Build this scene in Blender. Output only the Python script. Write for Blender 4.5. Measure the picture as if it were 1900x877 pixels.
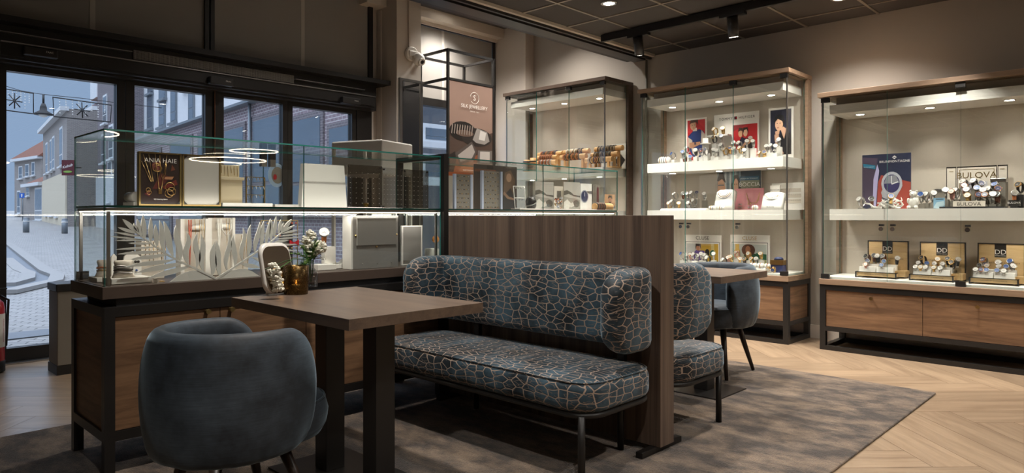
import bpy, bmesh, math, random
from mathutils import Vector, Matrix, Euler
random.seed(7)
R = math.radians
scene = bpy.context.scene
for o in list(bpy.data.objects): bpy.data.objects.remove(o)

# ------------------------------------------------------------------ camera, world, exposure
H, FPX, AZ = 1.22, 1270.0, R(43.85)          # eye height, focal length in pixels of the 1900 px frame, heading
S = 0.9                                       # every length below is multiplied by this at the end (true metres)
cam = bpy.data.cameras.new('camera'); camo = bpy.data.objects.new('camera', cam)
scene.collection.objects.link(camo)
cam.sensor_width = 36; cam.lens = FPX / 1900 * 36
cam.shift_y = -37.5 / 1900
cam.clip_start = .05; cam.clip_end = 400
camo.location = (0, 0, H); camo.rotation_euler = (R(90), 0, AZ - R(90))
scene.camera = camo

w = bpy.data.worlds.new('world'); scene.world = w; w.use_nodes = True
nt = w.node_tree; nt.nodes.clear()
wo = nt.nodes.new('ShaderNodeOutputWorld'); bg = nt.nodes.new('ShaderNodeBackground')
tc = nt.nodes.new('ShaderNodeTexCoord'); sp = nt.nodes.new('ShaderNodeSeparateXYZ')
cr = nt.nodes.new('ShaderNodeValToRGB')
nz = nt.nodes.new('ShaderNodeTexNoise'); nz.inputs['Scale'].default_value = 3.5; nz.inputs['Detail'].default_value = 5
ad = nt.nodes.new('ShaderNodeMath'); ad.operation = 'MULTIPLY_ADD'; ad.inputs[1].default_value = .22
nt.links.new(tc.outputs['Generated'], sp.inputs[0]); nt.links.new(tc.outputs['Generated'], nz.inputs['Vector'])
nt.links.new(nz.outputs['Fac'], ad.inputs[0]); nt.links.new(sp.outputs['Z'], ad.inputs[2])
nt.links.new(ad.outputs[0], cr.inputs[0])
cr.color_ramp.elements[0].position = .28; cr.color_ramp.elements[0].color = (.155, .21, .30, 1)
cr.color_ramp.elements[1].position = .95; cr.color_ramp.elements[1].color = (1.35, 1.5, 1.8, 1)
nt.links.new(cr.outputs[0], bg.inputs[0]); bg.inputs[1].default_value = 1.9
nt.links.new(bg.outputs[0], wo.inputs[0])

scene.view_settings.view_transform = 'Standard'; scene.view_settings.look = 'None'
scene.view_settings.gamma = 1; scene.view_settings.use_curve_mapping = False
scene.view_settings.exposure = 0.22
cy = scene.cycles
cy.max_bounces = 8; cy.diffuse_bounces = 4; cy.glossy_bounces = 5; cy.transmission_bounces = 6
cy.transparent_max_bounces = 48; cy.use_denoising = True
cy.caustics_reflective = False; cy.caustics_refractive = False
cy.sample_clamp_indirect = 6

LIGHT = dict(down=170, track=110, cab=9, cabshelf=3.6, led=.75, ring=16.0)

# ------------------------------------------------------------------ helpers
def ray(u, v):
    k = (u - 950) / FPX
    return (math.cos(AZ) + math.sin(AZ) * k, math.sin(AZ) - math.cos(AZ) * k, -(v - 401) / FPX)
def at(u, v, x=None, y=None, z=None, d=None):       # a point of the place from its direction and one known plane
    r = ray(u, v)
    t = d if d is not None else (x / r[0] if x is not None else (y / r[1] if y is not None else (z - H) / r[2]))
    return (r[0] * t, r[1] * t, H + r[2] * t)

MATS = {}
def srgb(c):
    if isinstance(c, str): c = [int(c[i:i+2], 16) / 255 for i in (0, 2, 4)]
    return tuple((x / 12.92 if x <= .04045 else ((x + .055) / 1.055) ** 2.4) for x in c) + (1,)
def newmat(name):
    m = bpy.data.materials.new(name); m.use_nodes = True; MATS[name] = m
    t = m.node_tree; b = t.nodes['Principled BSDF']
    return m, t, b
def N(t, typ, **k):
    n = t.nodes.new(typ)
    for a, v in k.items():
        if a in n.inputs: n.inputs[a].default_value = v
        else: setattr(n, a, v)
    return n
def flat(name, c, rough=.5, metal=0, var=.06, scale=6, bump=0, bscale=200, spec=.5, sheen=0, coat=0, emit=0):
    if name in MATS: return MATS[name]
    m, t, b = newmat(name); c = srgb(c)
    L = t.links
    t_c = N(t, 'ShaderNodeTexCoord'); n = N(t, 'ShaderNodeTexNoise', Scale=scale, Detail=4.0)
    L.new(t_c.outputs['Object'], n.inputs['Vector'])
    mx = N(t, 'ShaderNodeMix', data_type='RGBA')
    mx.inputs['A'].default_value = tuple(x * (1 - var) for x in c[:3]) + (1,)
    mx.inputs['B'].default_value = tuple(min(1, x * (1 + var)) for x in c[:3]) + (1,)
    L.new(n.outputs['Fac'], mx.inputs['Factor']); L.new(mx.outputs['Result'], b.inputs['Base Color'])
    b.inputs['Roughness'].default_value = rough; b.inputs['Metallic'].default_value = metal
    b.inputs['Specular IOR Level'].default_value = spec
    if sheen: b.inputs['Sheen Weight'].default_value = sheen
    if coat: b.inputs['Coat Weight'].default_value = coat
    if emit: b.inputs['Emission Color'].default_value = c; b.inputs['Emission Strength'].default_value = emit
    if bump:
        n2 = N(t, 'ShaderNodeTexNoise', Scale=bscale, Detail=3.0); bp = N(t, 'ShaderNodeBump', Strength=bump, Distance=.004)
        L.new(t_c.outputs['Object'], n2.inputs['Vector']); L.new(n2.outputs['Fac'], bp.inputs['Height']); L.new(bp.outputs[0], b.inputs['Normal'])
    return m
def wood(name, c1, c2, stretch=(1, 8, 8), rough=.45, scale=2.2, uv=False, knots=True, fine=.5):
    m, t, b = newmat(name); L = t.links
    t_c = N(t, 'ShaderNodeTexCoord'); mp = N(t, 'ShaderNodeMapping'); mp.inputs['Scale'].default_value = stretch
    L.new(t_c.outputs['UV' if uv else 'Object'], mp.inputs['Vector'])
    n1 = N(t, 'ShaderNodeTexNoise', Scale=scale, Detail=6.0, Roughness=.6, Distortion=.9 if knots else .1)
    n2 = N(t, 'ShaderNodeTexNoise', Scale=scale * 9, Detail=4.0, Roughness=.7)
    L.new(mp.outputs[0], n1.inputs['Vector']); L.new(mp.outputs[0], n2.inputs['Vector'])
    r = N(t, 'ShaderNodeValToRGB'); e = r.color_ramp.elements
    e[0].position = .33; e[0].color = srgb(c1); e[1].position = .68; e[1].color = srgb(c2)
    mm = N(t, 'ShaderNodeMath', operation='MULTIPLY_ADD'); mm.inputs[1].default_value = fine * .5
    sb = N(t, 'ShaderNodeMath', operation='SUBTRACT'); sb.inputs[1].default_value = fine * .25
    L.new(n2.outputs['Fac'], mm.inputs[0]); L.new(n1.outputs['Fac'], mm.inputs[2]); L.new(mm.outputs[0], sb.inputs[0])
    L.new(sb.outputs[0], r.inputs[0]); L.new(r.outputs[0], b.inputs['Base Color'])
    bp = N(t, 'ShaderNodeBump', Strength=.15, Distance=.002); L.new(n2.outputs['Fac'], bp.inputs['Height']); L.new(bp.outputs[0], b.inputs['Normal'])
    b.inputs['Roughness'].default_value = rough
    return m
def glass(name, tint=(.97, .985, .975), f0=.05, edge=.5, power=5.5, rough=0.0):
    m, t, b = newmat(name); L = t.links; t.nodes.remove(b); out = t.nodes['Material Output']
    tr = N(t, 'ShaderNodeBsdfTransparent'); tr.inputs[0].default_value = tint + (1,)
    gl = N(t, 'ShaderNodeBsdfGlossy', Roughness=rough); gl.inputs[0].default_value = (1, 1, 1, 1)
    lw = N(t, 'ShaderNodeLayerWeight', Blend=.5); pw = N(t, 'ShaderNodeMath', operation='POWER'); pw.inputs[1].default_value = power
    ma = N(t, 'ShaderNodeMath', operation='MULTIPLY_ADD'); ma.inputs[1].default_value = edge; ma.inputs[2].default_value = f0
    mx = N(t, 'ShaderNodeMixShader')
    L.new(lw.outputs['Facing'], pw.inputs[0]); L.new(pw.outputs[0], ma.inputs[0]); L.new(ma.outputs[0], mx.inputs[0])
    L.new(tr.outputs[0], mx.inputs[1]); L.new(gl.outputs[0], mx.inputs[2]); L.new(mx.outputs[0], out.inputs[0])
    return m
def emitter(name, c, s):
    m, t, b = newmat(name)
    b.inputs['Base Color'].default_value = (.8, .8, .8, 1)
    b.inputs['Emission Color'].default_value = srgb(c); b.inputs['Emission Strength'].default_value = s
    return m

class MB:
    def __init__(s): s.v = []; s.f = []; s.mi = []; s.sm = []; s.mats = []; s.uv = None
    def mat(s, m):
        m = MATS[m] if isinstance(m, str) else m
        if m not in s.mats: s.mats.append(m)
        return s.mats.index(m)
    def add(s, vs, fs, m, smooth=False):
        k = len(s.v); s.v += [tuple(p) for p in vs]; i = s.mat(m)
        for f in fs: s.f.append([k + a for a in f]); s.mi.append(i); s.sm.append(smooth)
        return s
    def box(s, x0, x1, y0, y1, z0, z1, m):
        x0, x1 = sorted((x0, x1)); y0, y1 = sorted((y0, y1)); z0, z1 = sorted((z0, z1))
        vs = [(x, y, z) for z in (z0, z1) for x, y in ((x0, y0), (x1, y0), (x1, y1), (x0, y1))]
        return s.add(vs, [(3, 2, 1, 0), (4, 5, 6, 7), (0, 1, 5, 4), (1, 2, 6, 5), (2, 3, 7, 6), (3, 0, 4, 7)], m)
    def pane(s, x0, x1, y0, y1, z0, z1, m='glass', e='glass_edge'):
        d = (x1 - x0, y1 - y0, z1 - z0); k = d.index(min(d))
        vs = [(x, y, z) for z in (z0, z1) for x, y in ((x0, y0), (x1, y0), (x1, y1), (x0, y1))]
        F = [((3, 2, 1, 0), 2), ((4, 5, 6, 7), 2), ((0, 1, 5, 4), 1), ((1, 2, 6, 5), 0), ((2, 3, 7, 6), 1), ((3, 0, 4, 7), 0)]
        for f, ax in F:
            b = len(s.v); s.v += [vs[i] for i in f]; s.f.append([b, b+1, b+2, b+3]); s.mi.append(s.mat(m if ax == k else e)); s.sm.append(False)
        return s
    def obox(s, c, ax, ay, az, m):          # oriented box: centre and three half-axis vectors
        c, ax, ay, az = map(Vector, (c, ax, ay, az))
        vs = [c + a * ax + b * ay + d * az for d in (-1, 1) for a, b in ((-1, -1), (1, -1), (1, 1), (-1, 1))]
        return s.add(vs, [(3, 2, 1, 0), (4, 5, 6, 7), (0, 1, 5, 4), (1, 2, 6, 5), (2, 3, 7, 6), (3, 0, 4, 7)], m)
    def cyl(s, p0, p1, r0, m, r1=None, n=16, smooth=True):
        p0, p1 = Vector(p0), Vector(p1); r1 = r0 if r1 is None else r1
        d = (p1 - p0).normalized(); a = d.orthogonal().normalized(); b = d.cross(a)
        vs = [];
        for p, r in ((p0, r0), (p1, r1)):
            vs += [p + r * (math.cos(2*math.pi*i/n) * a + math.sin(2*math.pi*i/n) * b) for i in range(n)]
        s.add(vs, [(i, (i+1) % n, n + (i+1) % n, n + i) for i in range(n)], m, smooth)
        k = len(s.v) - 2 * n; i = s.mat(m)
        s.f.append([k + j for j in reversed(range(n))]); s.f.append([k + n + j for j in range(n)]); s.mi += [i, i]; s.sm += [False, False]
        return s
    def loft(s, rings, m, closed=True, caps=True, smooth=True, wrap=False):
        n = len(rings[0]); vs = [p for r in rings for p in r]; fs = []
        K = len(rings)
        for k in range(K if wrap else K - 1):
            for i in range(n if closed else n - 1):
                a, b = k * n, ((k + 1) % K) * n
                fs.append((a + i, a + (i+1) % n, b + (i+1) % n, b + i))
        if caps and not wrap:
            fs.append(tuple(reversed(range(n)))); fs.append(tuple((K - 1) * n + i for i in range(n)))
        return s.add(vs, fs, m, smooth)
    def tube(s, pts, r, m, n=8, closed=False):
        pts = [Vector(p) for p in pts]; rings = []; K = len(pts); up = None
        for k in range(K):
            if closed: d = pts[(k+1) % K] - pts[k-1]
            else: d = pts[min(k+1, K-1)] - pts[max(k-1, 0)]
            d.normalize()
            if up is None: up = d.orthogonal().normalized()
            up = (up - up.dot(d) * d).normalized(); b = d.cross(up)
            rr = r[k] if isinstance(r, (list, tuple)) else r
            rings.append([pts[k] + rr * (math.cos(2*math.pi*i/n) * up + math.sin(2*math.pi*i/n) * b) for i in range(n)])
        return s.loft(rings, m, wrap=closed)
    def lathe(s, prof, c, m, n=24, smooth=True):
        rings = [[(c[0] + r * math.cos(2*math.pi*i/n), c[1] + r * math.sin(2*math.pi*i/n), c[2] + z) for i in range(n)] for r, z in prof]
        return s.loft(rings, m, smooth=smooth)
    def ball(s, c, r, m, n=8, sq=(1, 1, 1)):
        rings = []
        for k in range(1, n):
            a = math.pi * k / n
            rings.append([(c[0] + sq[0]*r*math.sin(a)*math.cos(2*math.pi*i/(n+2)), c[1] + sq[1]*r*math.sin(a)*math.sin(2*math.pi*i/(n+2)), c[2] - sq[2]*r*math.cos(a)) for i in range(n+2)])
        return s.loft(rings, m)
    def prism(s, poly, fn, t, m, smooth=False):  # poly in the plane, fn(a, b, c) -> xyz, c runs 0..t
        n = len(poly); vs = [fn(a, b, 0) for a, b in poly] + [fn(a, b, t) for a, b in poly]
        fs = [tuple(range(n)), tuple(reversed(range(n, 2*n)))] + [(i, n+i, n+(i+1) % n, (i+1) % n) for i in range(n)]
        return s.add(vs, fs, m, smooth)
    def build(s, name, parent=None, origin=None, bevel=0, subsurf=0):
        me = bpy.data.meshes.new(name)
        off = Vector(WL[parent.name]) if parent is not None else Vector(origin if origin is not None else s.base())
        me.from_pydata([Vector(p) - off for p in s.v], [], s.f)
        for m in s.mats: me.materials.append(m)
        me.polygons.foreach_set('material_index', s.mi); me.polygons.foreach_set('use_smooth', s.sm)
        me.update()
        bm = bmesh.new(); bm.from_mesh(me); bmesh.ops.recalc_face_normals(bm, faces=bm.faces); bm.to_mesh(me); bm.free()
        o = bpy.data.objects.new(name, me); scene.collection.objects.link(o)
        if parent is not None: o.parent = parent
        else: o.location = off
        WL[o.name] = tuple(off)
        if bevel:
            b = o.modifiers.new('bevel', 'BEVEL'); b.width = bevel; b.segments = 2; b.limit_method = 'ANGLE'
        if subsurf:
            b = o.modifiers.new('sub', 'SUBSURF'); b.levels = subsurf; b.render_levels = subsurf
        return o
    def base(s):
        xs, ys, zs = zip(*s.v); return ((min(xs)+max(xs))/2, (min(ys)+max(ys))/2, min(zs))
WL = {}
def thing(name, label, cat, loc=(0, 0, 0), group=None, rz=0):
    o = bpy.data.objects.new(name, None); scene.collection.objects.link(o); o.location = loc; o.rotation_euler = (0, 0, rz)
    WL[o.name] = tuple(loc); o.empty_display_size = .05
    return tag(o, label, cat, group)
def tag(o, label, cat, group=None, kind=None):
    o['label'] = label; o['category'] = cat
    if group: o['group'] = group
    if kind: o['kind'] = kind
    return o
def struct(o): o['kind'] = 'structure'; return o
def lab(o, t): o['label'] = t; return o
def copy_tree(o, parent=None):
    c = o.copy(); scene.collection.objects.link(c); c.parent = parent
    for ch in o.children: copy_tree(ch, c)
    return c
ORD = 'first second third fourth fifth sixth seventh eighth ninth tenth eleventh twelfth thirteenth fourteenth fifteenth sixteenth seventeenth eighteenth nineteenth twentieth'.split()
FACE_X = lambda x, y, z: (lambda a, b, c: (x - c, y - a, z + b))       # picture plane facing -x, a to the right
FACE_Y = lambda x, y, z: (lambda a, b, c: (x + a, y - c, z + b))       # picture plane facing -y
def text_into(mb, s, fn, a, b, size, m, c=0.0, th=.0015, align='CENTER', wide=1.0, spacing=1.0):
    cu = bpy.data.curves.new('txt', 'FONT'); cu.body = s; cu.size = size; cu.align_x = align; cu.space_character = spacing
    cu.resolution_u = 3
    to = bpy.data.objects.new('txt', cu); me = bpy.data.meshes.new_from_object(to)
    mb.add([fn(a + v.co.x * wide, b + v.co.y, c + th) for v in me.vertices], [tuple(p.vertices) for p in me.polygons], m)
    bpy.data.objects.remove(to); bpy.data.curves.remove(cu); bpy.data.meshes.remove(me)
def ell(cx, cy, rx, ry, n=18, a0=0):
    return [(cx + rx * math.cos(a0 + 2*math.pi*i/n), cy + ry * math.sin(a0 + 2*math.pi*i/n)) for i in range(n)]
def art(mb, fn, w, h, shapes, c0=.001, step=.0007):
    """printed picture: coloured shapes in 0..1 picture coordinates, laid flat on the sheet"""
    c = c0
    for sh in shapes:
        k, col = sh[0], sh[-1]
        m = flat('print_' + col, col, .45, var=.03, scale=30)
        if k == 'e': pts = ell(sh[1], sh[2], sh[3], sh[4])
        elif k == 'r': x0, y0, x1, y1 = sh[1:5]; pts = [(x0, y0), (x1, y0), (x1, y1), (x0, y1)]
        else: pts = sh[1]
        pts = [(min(1, max(0, a)) * w, min(1, max(0, b)) * h) for a, b in pts]
        mb.add([fn(a, b, c) for a, b in pts], [tuple(range(len(pts)))], m); c += step
def rrect(x0, x1, y0, y1, r, n=6):
    P = []
    for cx, cy_, a0 in ((x1-r, y1-r, 0), (x0+r, y1-r, 90), (x0+r, y0+r, 180), (x1-r, y0+r, 270)):
        for i in range(n+1):
            a = R(a0 + 90*i/n); P.append((cx + r*math.cos(a), cy_ + r*math.sin(a)))
    return P
def cushion(mb, x0, x1, y0, y1, z0, z1, rc, re, m, crown=0.0, n=8, k=5):
    rings = []
    def ring(d, z): rings.append([(a, b, z) for a, b in rrect(x0+d, x1-d, y0+d, y1-d, max(rc-d, .004), n)])
    for i in range(k+1):
        a = R(90*i/k); ring(re*(1-math.sin(a)), z0 + re*(1-math.cos(a)))
    for i in range(k+1):
        a = R(90*i/k); ring(re*(1-math.cos(a)), z1 - re*(1-math.sin(a)))
    if crown:
        for f in (.25, .5, .75):
            d = re + (min(x1-x0, y1-y0)/2 - re) * f * .9
            ring(d, z1 + crown * math.sin(f*math.pi/2))
    mb.loft(rings, m)

def area(name, loc, rot, sx, sy, e, col=(1, .93, .84), parent=None, spread=None):
    l = bpy.data.lights.new(name, 'AREA'); l.shape = 'RECTANGLE'; l.size = sx; l.size_y = sy; l.energy = e; l.color = col
    if spread: l.spread = spread
    o = bpy.data.objects.new(name, l); scene.collection.objects.link(o); o.location = loc; o.rotation_euler = rot
    if parent is not None: o.parent = parent; o.location = Vector(loc) - Vector(WL[parent.name])
    return o
def spot(name, loc, e, angle=100, blend=.6, rad=.03, col=(1, .93, .85), rot=(0, 0, 0), parent=None):
    l = bpy.data.lights.new(name, 'SPOT'); l.energy = e; l.spot_size = R(angle); l.spot_blend = blend; l.shadow_soft_size = rad; l.color = col
    o = bpy.data.objects.new(name, l); scene.collection.objects.link(o); o.location = loc; o.rotation_euler = rot
    if parent is not None: o.parent = parent; o.location = Vector(loc) - Vector(WL[parent.name])
    return o

# ------------------------------------------------------------------ materials
glass('glass'); glass('window_glass', (.90, .93, .95), .04, .6, 4.5)
glass('clear_acrylic', (.86, .87, .88), .07, .5, 3.5); glass('smoked_acrylic', (.55, .53, .51), .10, .5, 3.5, .05)
glass('amber_glass', (.50, .44, .32), .14, .6, 3, .12)
flat('glass_edge', '2f7d74', .15, spec=.8); flat('black', '1c1a19', .45, var=.1); flat('black_frame', '211f1e', .38, var=.05)
flat('anthracite', '1d1d1f', .5); flat('white', 'efece6', .5, var=.02); flat('white_gloss', 'f4f1ec', .25, var=.01)
flat('cream', 'd8cfc2', .6, var=.03); flat('chrome', 'c9c9c9', .12, 1, var=.02); flat('steel', 'b5b3b0', .28, 1, var=.03)
flat('gold', 'cba66c', .28, 1, var=.04); flat('brass', '8f7a4e', .45, .8); flat('rosegold', 'c98c6e', .25, 1)
flat('wall_paint', 'aca59b', .75, var=.03, scale=2, bump=.06, bscale=120)
flat('pillar_paint', 'cfc5ba', .6, var=.02, bump=.05, bscale=90)
flat('soffit', 'd9cfc3', .6, var=.02); flat('linen', 'c6bdb0', .8, var=.04, scale=40, bump=.15, bscale=500)
flat('grille_metal', 'b9b4ac', .4, var=.03); flat('blind', '9b9792', .85, var=.04, scale=3); flat('blind_light', 'c2bdb6', .8)
flat('ceiling_tile', '4c4845', .9, var=.12, scale=60, bump=.3, bscale=260); flat('grid_metal', '94897d', .4, .3)
flat('leather_brown', '6b3b22', .5, var=.2, scale=30); flat('leather_tan', 'b46a38', .5, var=.15); flat('leather_black', '221d1b', .45, var=.2)
flat('rose_strap', 'd9a79b', .5); flat('navy', '25315a', .4); flat('print_blue', '2b4f8f', .3)
flat('stone_top', '51443c', .42, var=.16, scale=5, bump=.05)
flat('red', 'b3202a', .3, coat=.4); flat('rubber', '17181a', .6); flat('greygreen', '827c72', .6)
flat('porcelain', 'e9e6df', .3); flat('grey_paper', 'b7b2aa', .7, var=.08, scale=9)
flat('leaf', '3f6d2e', .5, var=.3, scale=40); flat('leaf_light', '86a84c', .5, var=.25, scale=40); flat('petal', 'f3f1e2', .6, var=.05, scale=50)
flat('wax', 'd9c9a0', .5)
def mottled():
    m, t, b = newmat('mottled_glass'); L = t.links; out = t.nodes['Material Output']
    b.inputs['Base Color'].default_value = srgb('77613e'); b.inputs['Metallic'].default_value = .9; b.inputs['Roughness'].default_value = .28
    tr = N(t, 'ShaderNodeBsdfTransparent'); tr.inputs[0].default_value = (.55, .46, .30, 1)
    c = N(t, 'ShaderNodeTexCoord'); v = N(t, 'ShaderNodeTexVoronoi', Scale=160.0, Randomness=1.0); n = N(t, 'ShaderNodeTexNoise', Scale=22.0, Detail=3.0)
    L.new(c.outputs['Object'], v.inputs['Vector']); L.new(c.outputs['Object'], n.inputs['Vector'])
    a = N(t, 'ShaderNodeMath', operation='MULTIPLY_ADD'); a.inputs[1].default_value = .9; L.new(v.outputs['Distance'], a.inputs[0]); L.new(n.outputs['Fac'], a.inputs[2])
    r = N(t, 'ShaderNodeMapRange'); r.inputs['From Min'].default_value = .72; r.inputs['From Max'].default_value = 1.0; r.inputs['To Min'].default_value = .25; r.inputs['To Max'].default_value = .6
    L.new(a.outputs[0], r.inputs['Value']); mx = N(t, 'ShaderNodeMixShader'); L.new(r.outputs[0], mx.inputs[0]); L.new(tr.outputs[0], mx.inputs[1]); L.new(b.outputs[0], mx.inputs[2]); L.new(mx.outputs[0], out.inputs[0])
mottled(); flat('bark', '3a2a20', .6); flat('beige', 'cbbb9c', .6, var=.04)
wood('oak_y', '614733', '8f6d50', (6, .7, 9), .5); wood('oak_x', '614733', '8f6d50', (.7, 6, 9), .5)
wood('board_y', '7e6853', '9a8069', (8, .5, 10), .5, knots=False, fine=.7); wood('walnut_y', '493a30', '5c4a3d', (8, .5, 10), .5, knots=False)
wood('walnut_z', '4c3f38', '7a6759', (14, 14, .25), .45, scale=1.6, knots=False, fine=.8)
wood('table_y', '5f5148', '786658', (9, .5, 10), .38, knots=False, fine=.9)
wood('pine', 'c9995f', 'dfb47e', (5, 5, 5), .5); wood('ply', 'c8a877', 'dcc091', (3, 1, 12), .5, knots=False)
wood('dark_leg', '241a14', '35261c', (6, 6, .6), .35)
emitter('led', 'fff0dc', 6); emitter('lamp', 'fff4e4', 30); emitter('ring_lamp', 'ffe9cc', LIGHT['ring']); emitter('flame', 'ffb45a', 8)

def velvet(name, base, line=None, hi='6f8796'):
    m, t, b = newmat(name); L = t.links
    c = N(t, 'ShaderNodeTexCoord')
    n = N(t, 'ShaderNodeTexNoise', Scale=3.2, Detail=5.0, Roughness=.65); L.new(c.outputs['Object'], n.inputs['Vector'])
    r = N(t, 'ShaderNodeValToRGB'); e = r.color_ramp.elements
    e[0].position = .40; e[0].color = srgb(base); e[1].position = .70; e[1].color = srgb(hi)
    L.new(n.outputs['Fac'], r.inputs[0]); col = r.outputs[0]
    b.inputs['Roughness'].default_value = .62; b.inputs['Sheen Weight'].default_value = .7; b.inputs['Sheen Roughness'].default_value = .35
    b.inputs['Sheen Tint'].default_value = srgb('a9c0cf')
    if line:
        wn = N(t, 'ShaderNodeTexNoise', Scale=6.0); wm = N(t, 'ShaderNodeMix', data_type='RGBA', blend_type='LINEAR_LIGHT'); wm.inputs['Factor'].default_value = .02
        L.new(c.outputs['Object'], wn.inputs['Vector']); L.new(c.outputs['Object'], wm.inputs['A']); L.new(wn.outputs['Color'], wm.inputs['B'])
        sx = N(t, 'ShaderNodeSeparateXYZ'); L.new(wm.outputs['Result'], sx.inputs[0]); sn = N(t, 'ShaderNodeSeparateXYZ'); L.new(c.outputs['Normal'], sn.inputs[0])
        def mth(op, a, b_=None):
            q = N(t, 'ShaderNodeMath', operation=op)
            for k_, val in enumerate((a, b_)):
                if val is None: continue
                if isinstance(val, (int, float)): q.inputs[k_].default_value = val
                else: L.new(val, q.inputs[k_])
            return q.outputs[0]
        def pick(f, a, b_):
            q = N(t, 'ShaderNodeMix', data_type='FLOAT'); L.new(f, q.inputs['Factor']); L.new(a, q.inputs['A']); L.new(b_, q.inputs['B']); return q.outputs['Result']
        ax = [mth('ABSOLUTE', sn.outputs[k_]) for k_ in range(3)]
        top = mth('GREATER_THAN', ax[2], .72); side = mth('GREATER_THAN', ax[0], ax[1])
        U = pick(top, pick(side, sx.outputs[0], sx.outputs[1]), sx.outputs[1]); V = pick(top, sx.outputs[2], sx.outputs[0])
        cb = N(t, 'ShaderNodeCombineXYZ'); L.new(U, cb.inputs[0]); L.new(V, cb.inputs[1])
        mp = N(t, 'ShaderNodeMapping'); mp.inputs['Scale'].default_value = (15, 28, 1); L.new(cb.outputs[0], mp.inputs['Vector'])
        v = N(t, 'ShaderNodeTexVoronoi', feature='DISTANCE_TO_EDGE', voronoi_dimensions='2D', Scale=1.0, Randomness=.72); L.new(mp.outputs[0], v.inputs['Vector'])
        mp2 = N(t, 'ShaderNodeMapping'); mp2.inputs['Scale'].default_value = (15, 58, 1); mp2.inputs['Rotation'].default_value = (0, 0, .45); L.new(cb.outputs[0], mp2.inputs['Vector'])
        v2 = N(t, 'ShaderNodeTexVoronoi', feature='DISTANCE_TO_EDGE', voronoi_dimensions='2D', Scale=1.0, Randomness=.5); L.new(mp2.outputs[0], v2.inputs['Vector'])
        s1 = N(t, 'ShaderNodeMath', operation='LESS_THAN'); s1.inputs[1].default_value = .048; L.new(v.outputs['Distance'], s1.inputs[0])
        mk = N(t, 'ShaderNodeTexNoise', Scale=9.0); L.new(c.outputs['Object'], mk.inputs['Vector'])
        s2 = N(t, 'ShaderNodeMath', operation='MULTIPLY'); L.new(mth('LESS_THAN', v2.outputs['Distance'], .030), s2.inputs[0]); L.new(mth('GREATER_THAN', mk.outputs['Fac'], .5), s2.inputs[1])
        ln = srgb(line)
        m1 = N(t, 'ShaderNodeMix', data_type='RGBA'); L.new(s2.outputs[0], m1.inputs['Factor']); L.new(col, m1.inputs['A']); m1.inputs['B'].default_value = tuple(x*.6 for x in ln[:3]) + (1,)
        m2 = N(t, 'ShaderNodeMix', data_type='RGBA'); L.new(s1.outputs[0], m2.inputs['Factor']); L.new(m1.outputs['Result'], m2.inputs['A']); m2.inputs['B'].default_value = ln
        col = m2.outputs['Result']
        bp = N(t, 'ShaderNodeBump', Strength=.6, Distance=.006); pw = N(t, 'ShaderNodeMath', operation='MINIMUM'); pw.inputs[1].default_value = .16
        L.new(v.outputs['Distance'], pw.inputs[0]); L.new(pw.outputs[0], bp.inputs['Height']); L.new(bp.outputs[0], b.inputs['Normal'])
    else:
        mp = N(t, 'ShaderNodeMapping'); mp.inputs['Scale'].default_value = (10, 10, 260); L.new(c.outputs['Object'], mp.inputs['Vector'])
        n2 = N(t, 'ShaderNodeTexNoise', Scale=1.0, Detail=3.0); L.new(mp.outputs[0], n2.inputs['Vector'])
        m1 = N(t, 'ShaderNodeMix', data_type='RGBA', blend_type='OVERLAY'); m1.inputs['Factor'].default_value = .5
        L.new(col, m1.inputs['A']); L.new(n2.outputs['Fac'], m1.inputs['B']); col = m1.outputs['Result']
    L.new(col, b.inputs['Base Color'])
velvet('velvet_net', '0b171f', 'a89484', '4a6677'); velvet('velvet_plain', '202831', None, '4b5865')

def brick(name, c1, c2, mortar, sc=1.0):
    m, t, b = newmat(name); L = t.links
    c = N(t, 'ShaderNodeTexCoord'); g = N(t, 'ShaderNodeSeparateXYZ'); cb = N(t, 'ShaderNodeCombineXYZ')
    a = N(t, 'ShaderNodeMath', operation='ADD'); L.new(c.outputs['Object'], g.inputs[0])
    L.new(g.outputs[0], a.inputs[0]); L.new(g.outputs[1], a.inputs[1]); L.new(a.outputs[0], cb.inputs[0]); L.new(g.outputs[2], cb.inputs[1])
    k = N(t, 'ShaderNodeTexBrick', Scale=sc); k.inputs['Color1'].default_value = srgb(c1); k.inputs['Color2'].default_value = srgb(c2); k.inputs['Mortar'].default_value = srgb(mortar)
    k.inputs['Brick Width'].default_value = .5; k.inputs['Row Height'].default_value = .2; k.inputs['Mortar Size'].default_value = .022
    L.new(cb.outputs[0], k.inputs['Vector']); L.new(k.outputs['Color'], b.inputs['Base Color']); b.inputs['Roughness'].default_value = .85
brick('brick_purple', '86767c', '96848a', 'c9c2c2', 2.3); brick('brick_dark', '645e63', '746c71', '938c8c', 3.2); brick('brick_grey', '827b78', '918a84', 'a8a29e', 3.2)
brick('brick_white', 'c4c6c8', 'd0d2d4', 'a9abad', 3.5)
brick('roof_tile', '7c4a38', '8b5a46', '40261e', 3.0)
def paving():
    m, t, b = newmat('paving'); L = t.links
    c = N(t, 'ShaderNodeTexCoord'); mp = N(t, 'ShaderNodeMapping'); mp.inputs['Rotation'].default_value = (0, 0, R(30)); L.new(c.outputs['Object'], mp.inputs['Vector'])
    k = N(t, 'ShaderNodeTexBrick', Scale=2.4); k.inputs['Color1'].default_value = srgb('8b8987'); k.inputs['Color2'].default_value = srgb('9e9b98'); k.inputs['Mortar'].default_value = srgb('3f3d3c')
    k.inputs['Brick Width'].default_value = .5; k.inputs['Row Height'].default_value = .25; k.inputs['Mortar Size'].default_value = .018
    L.new(mp.outputs[0], k.inputs['Vector']); L.new(k.outputs['Color'], b.inputs['Base Color']); b.inputs['Roughness'].default_value = .55
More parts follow.
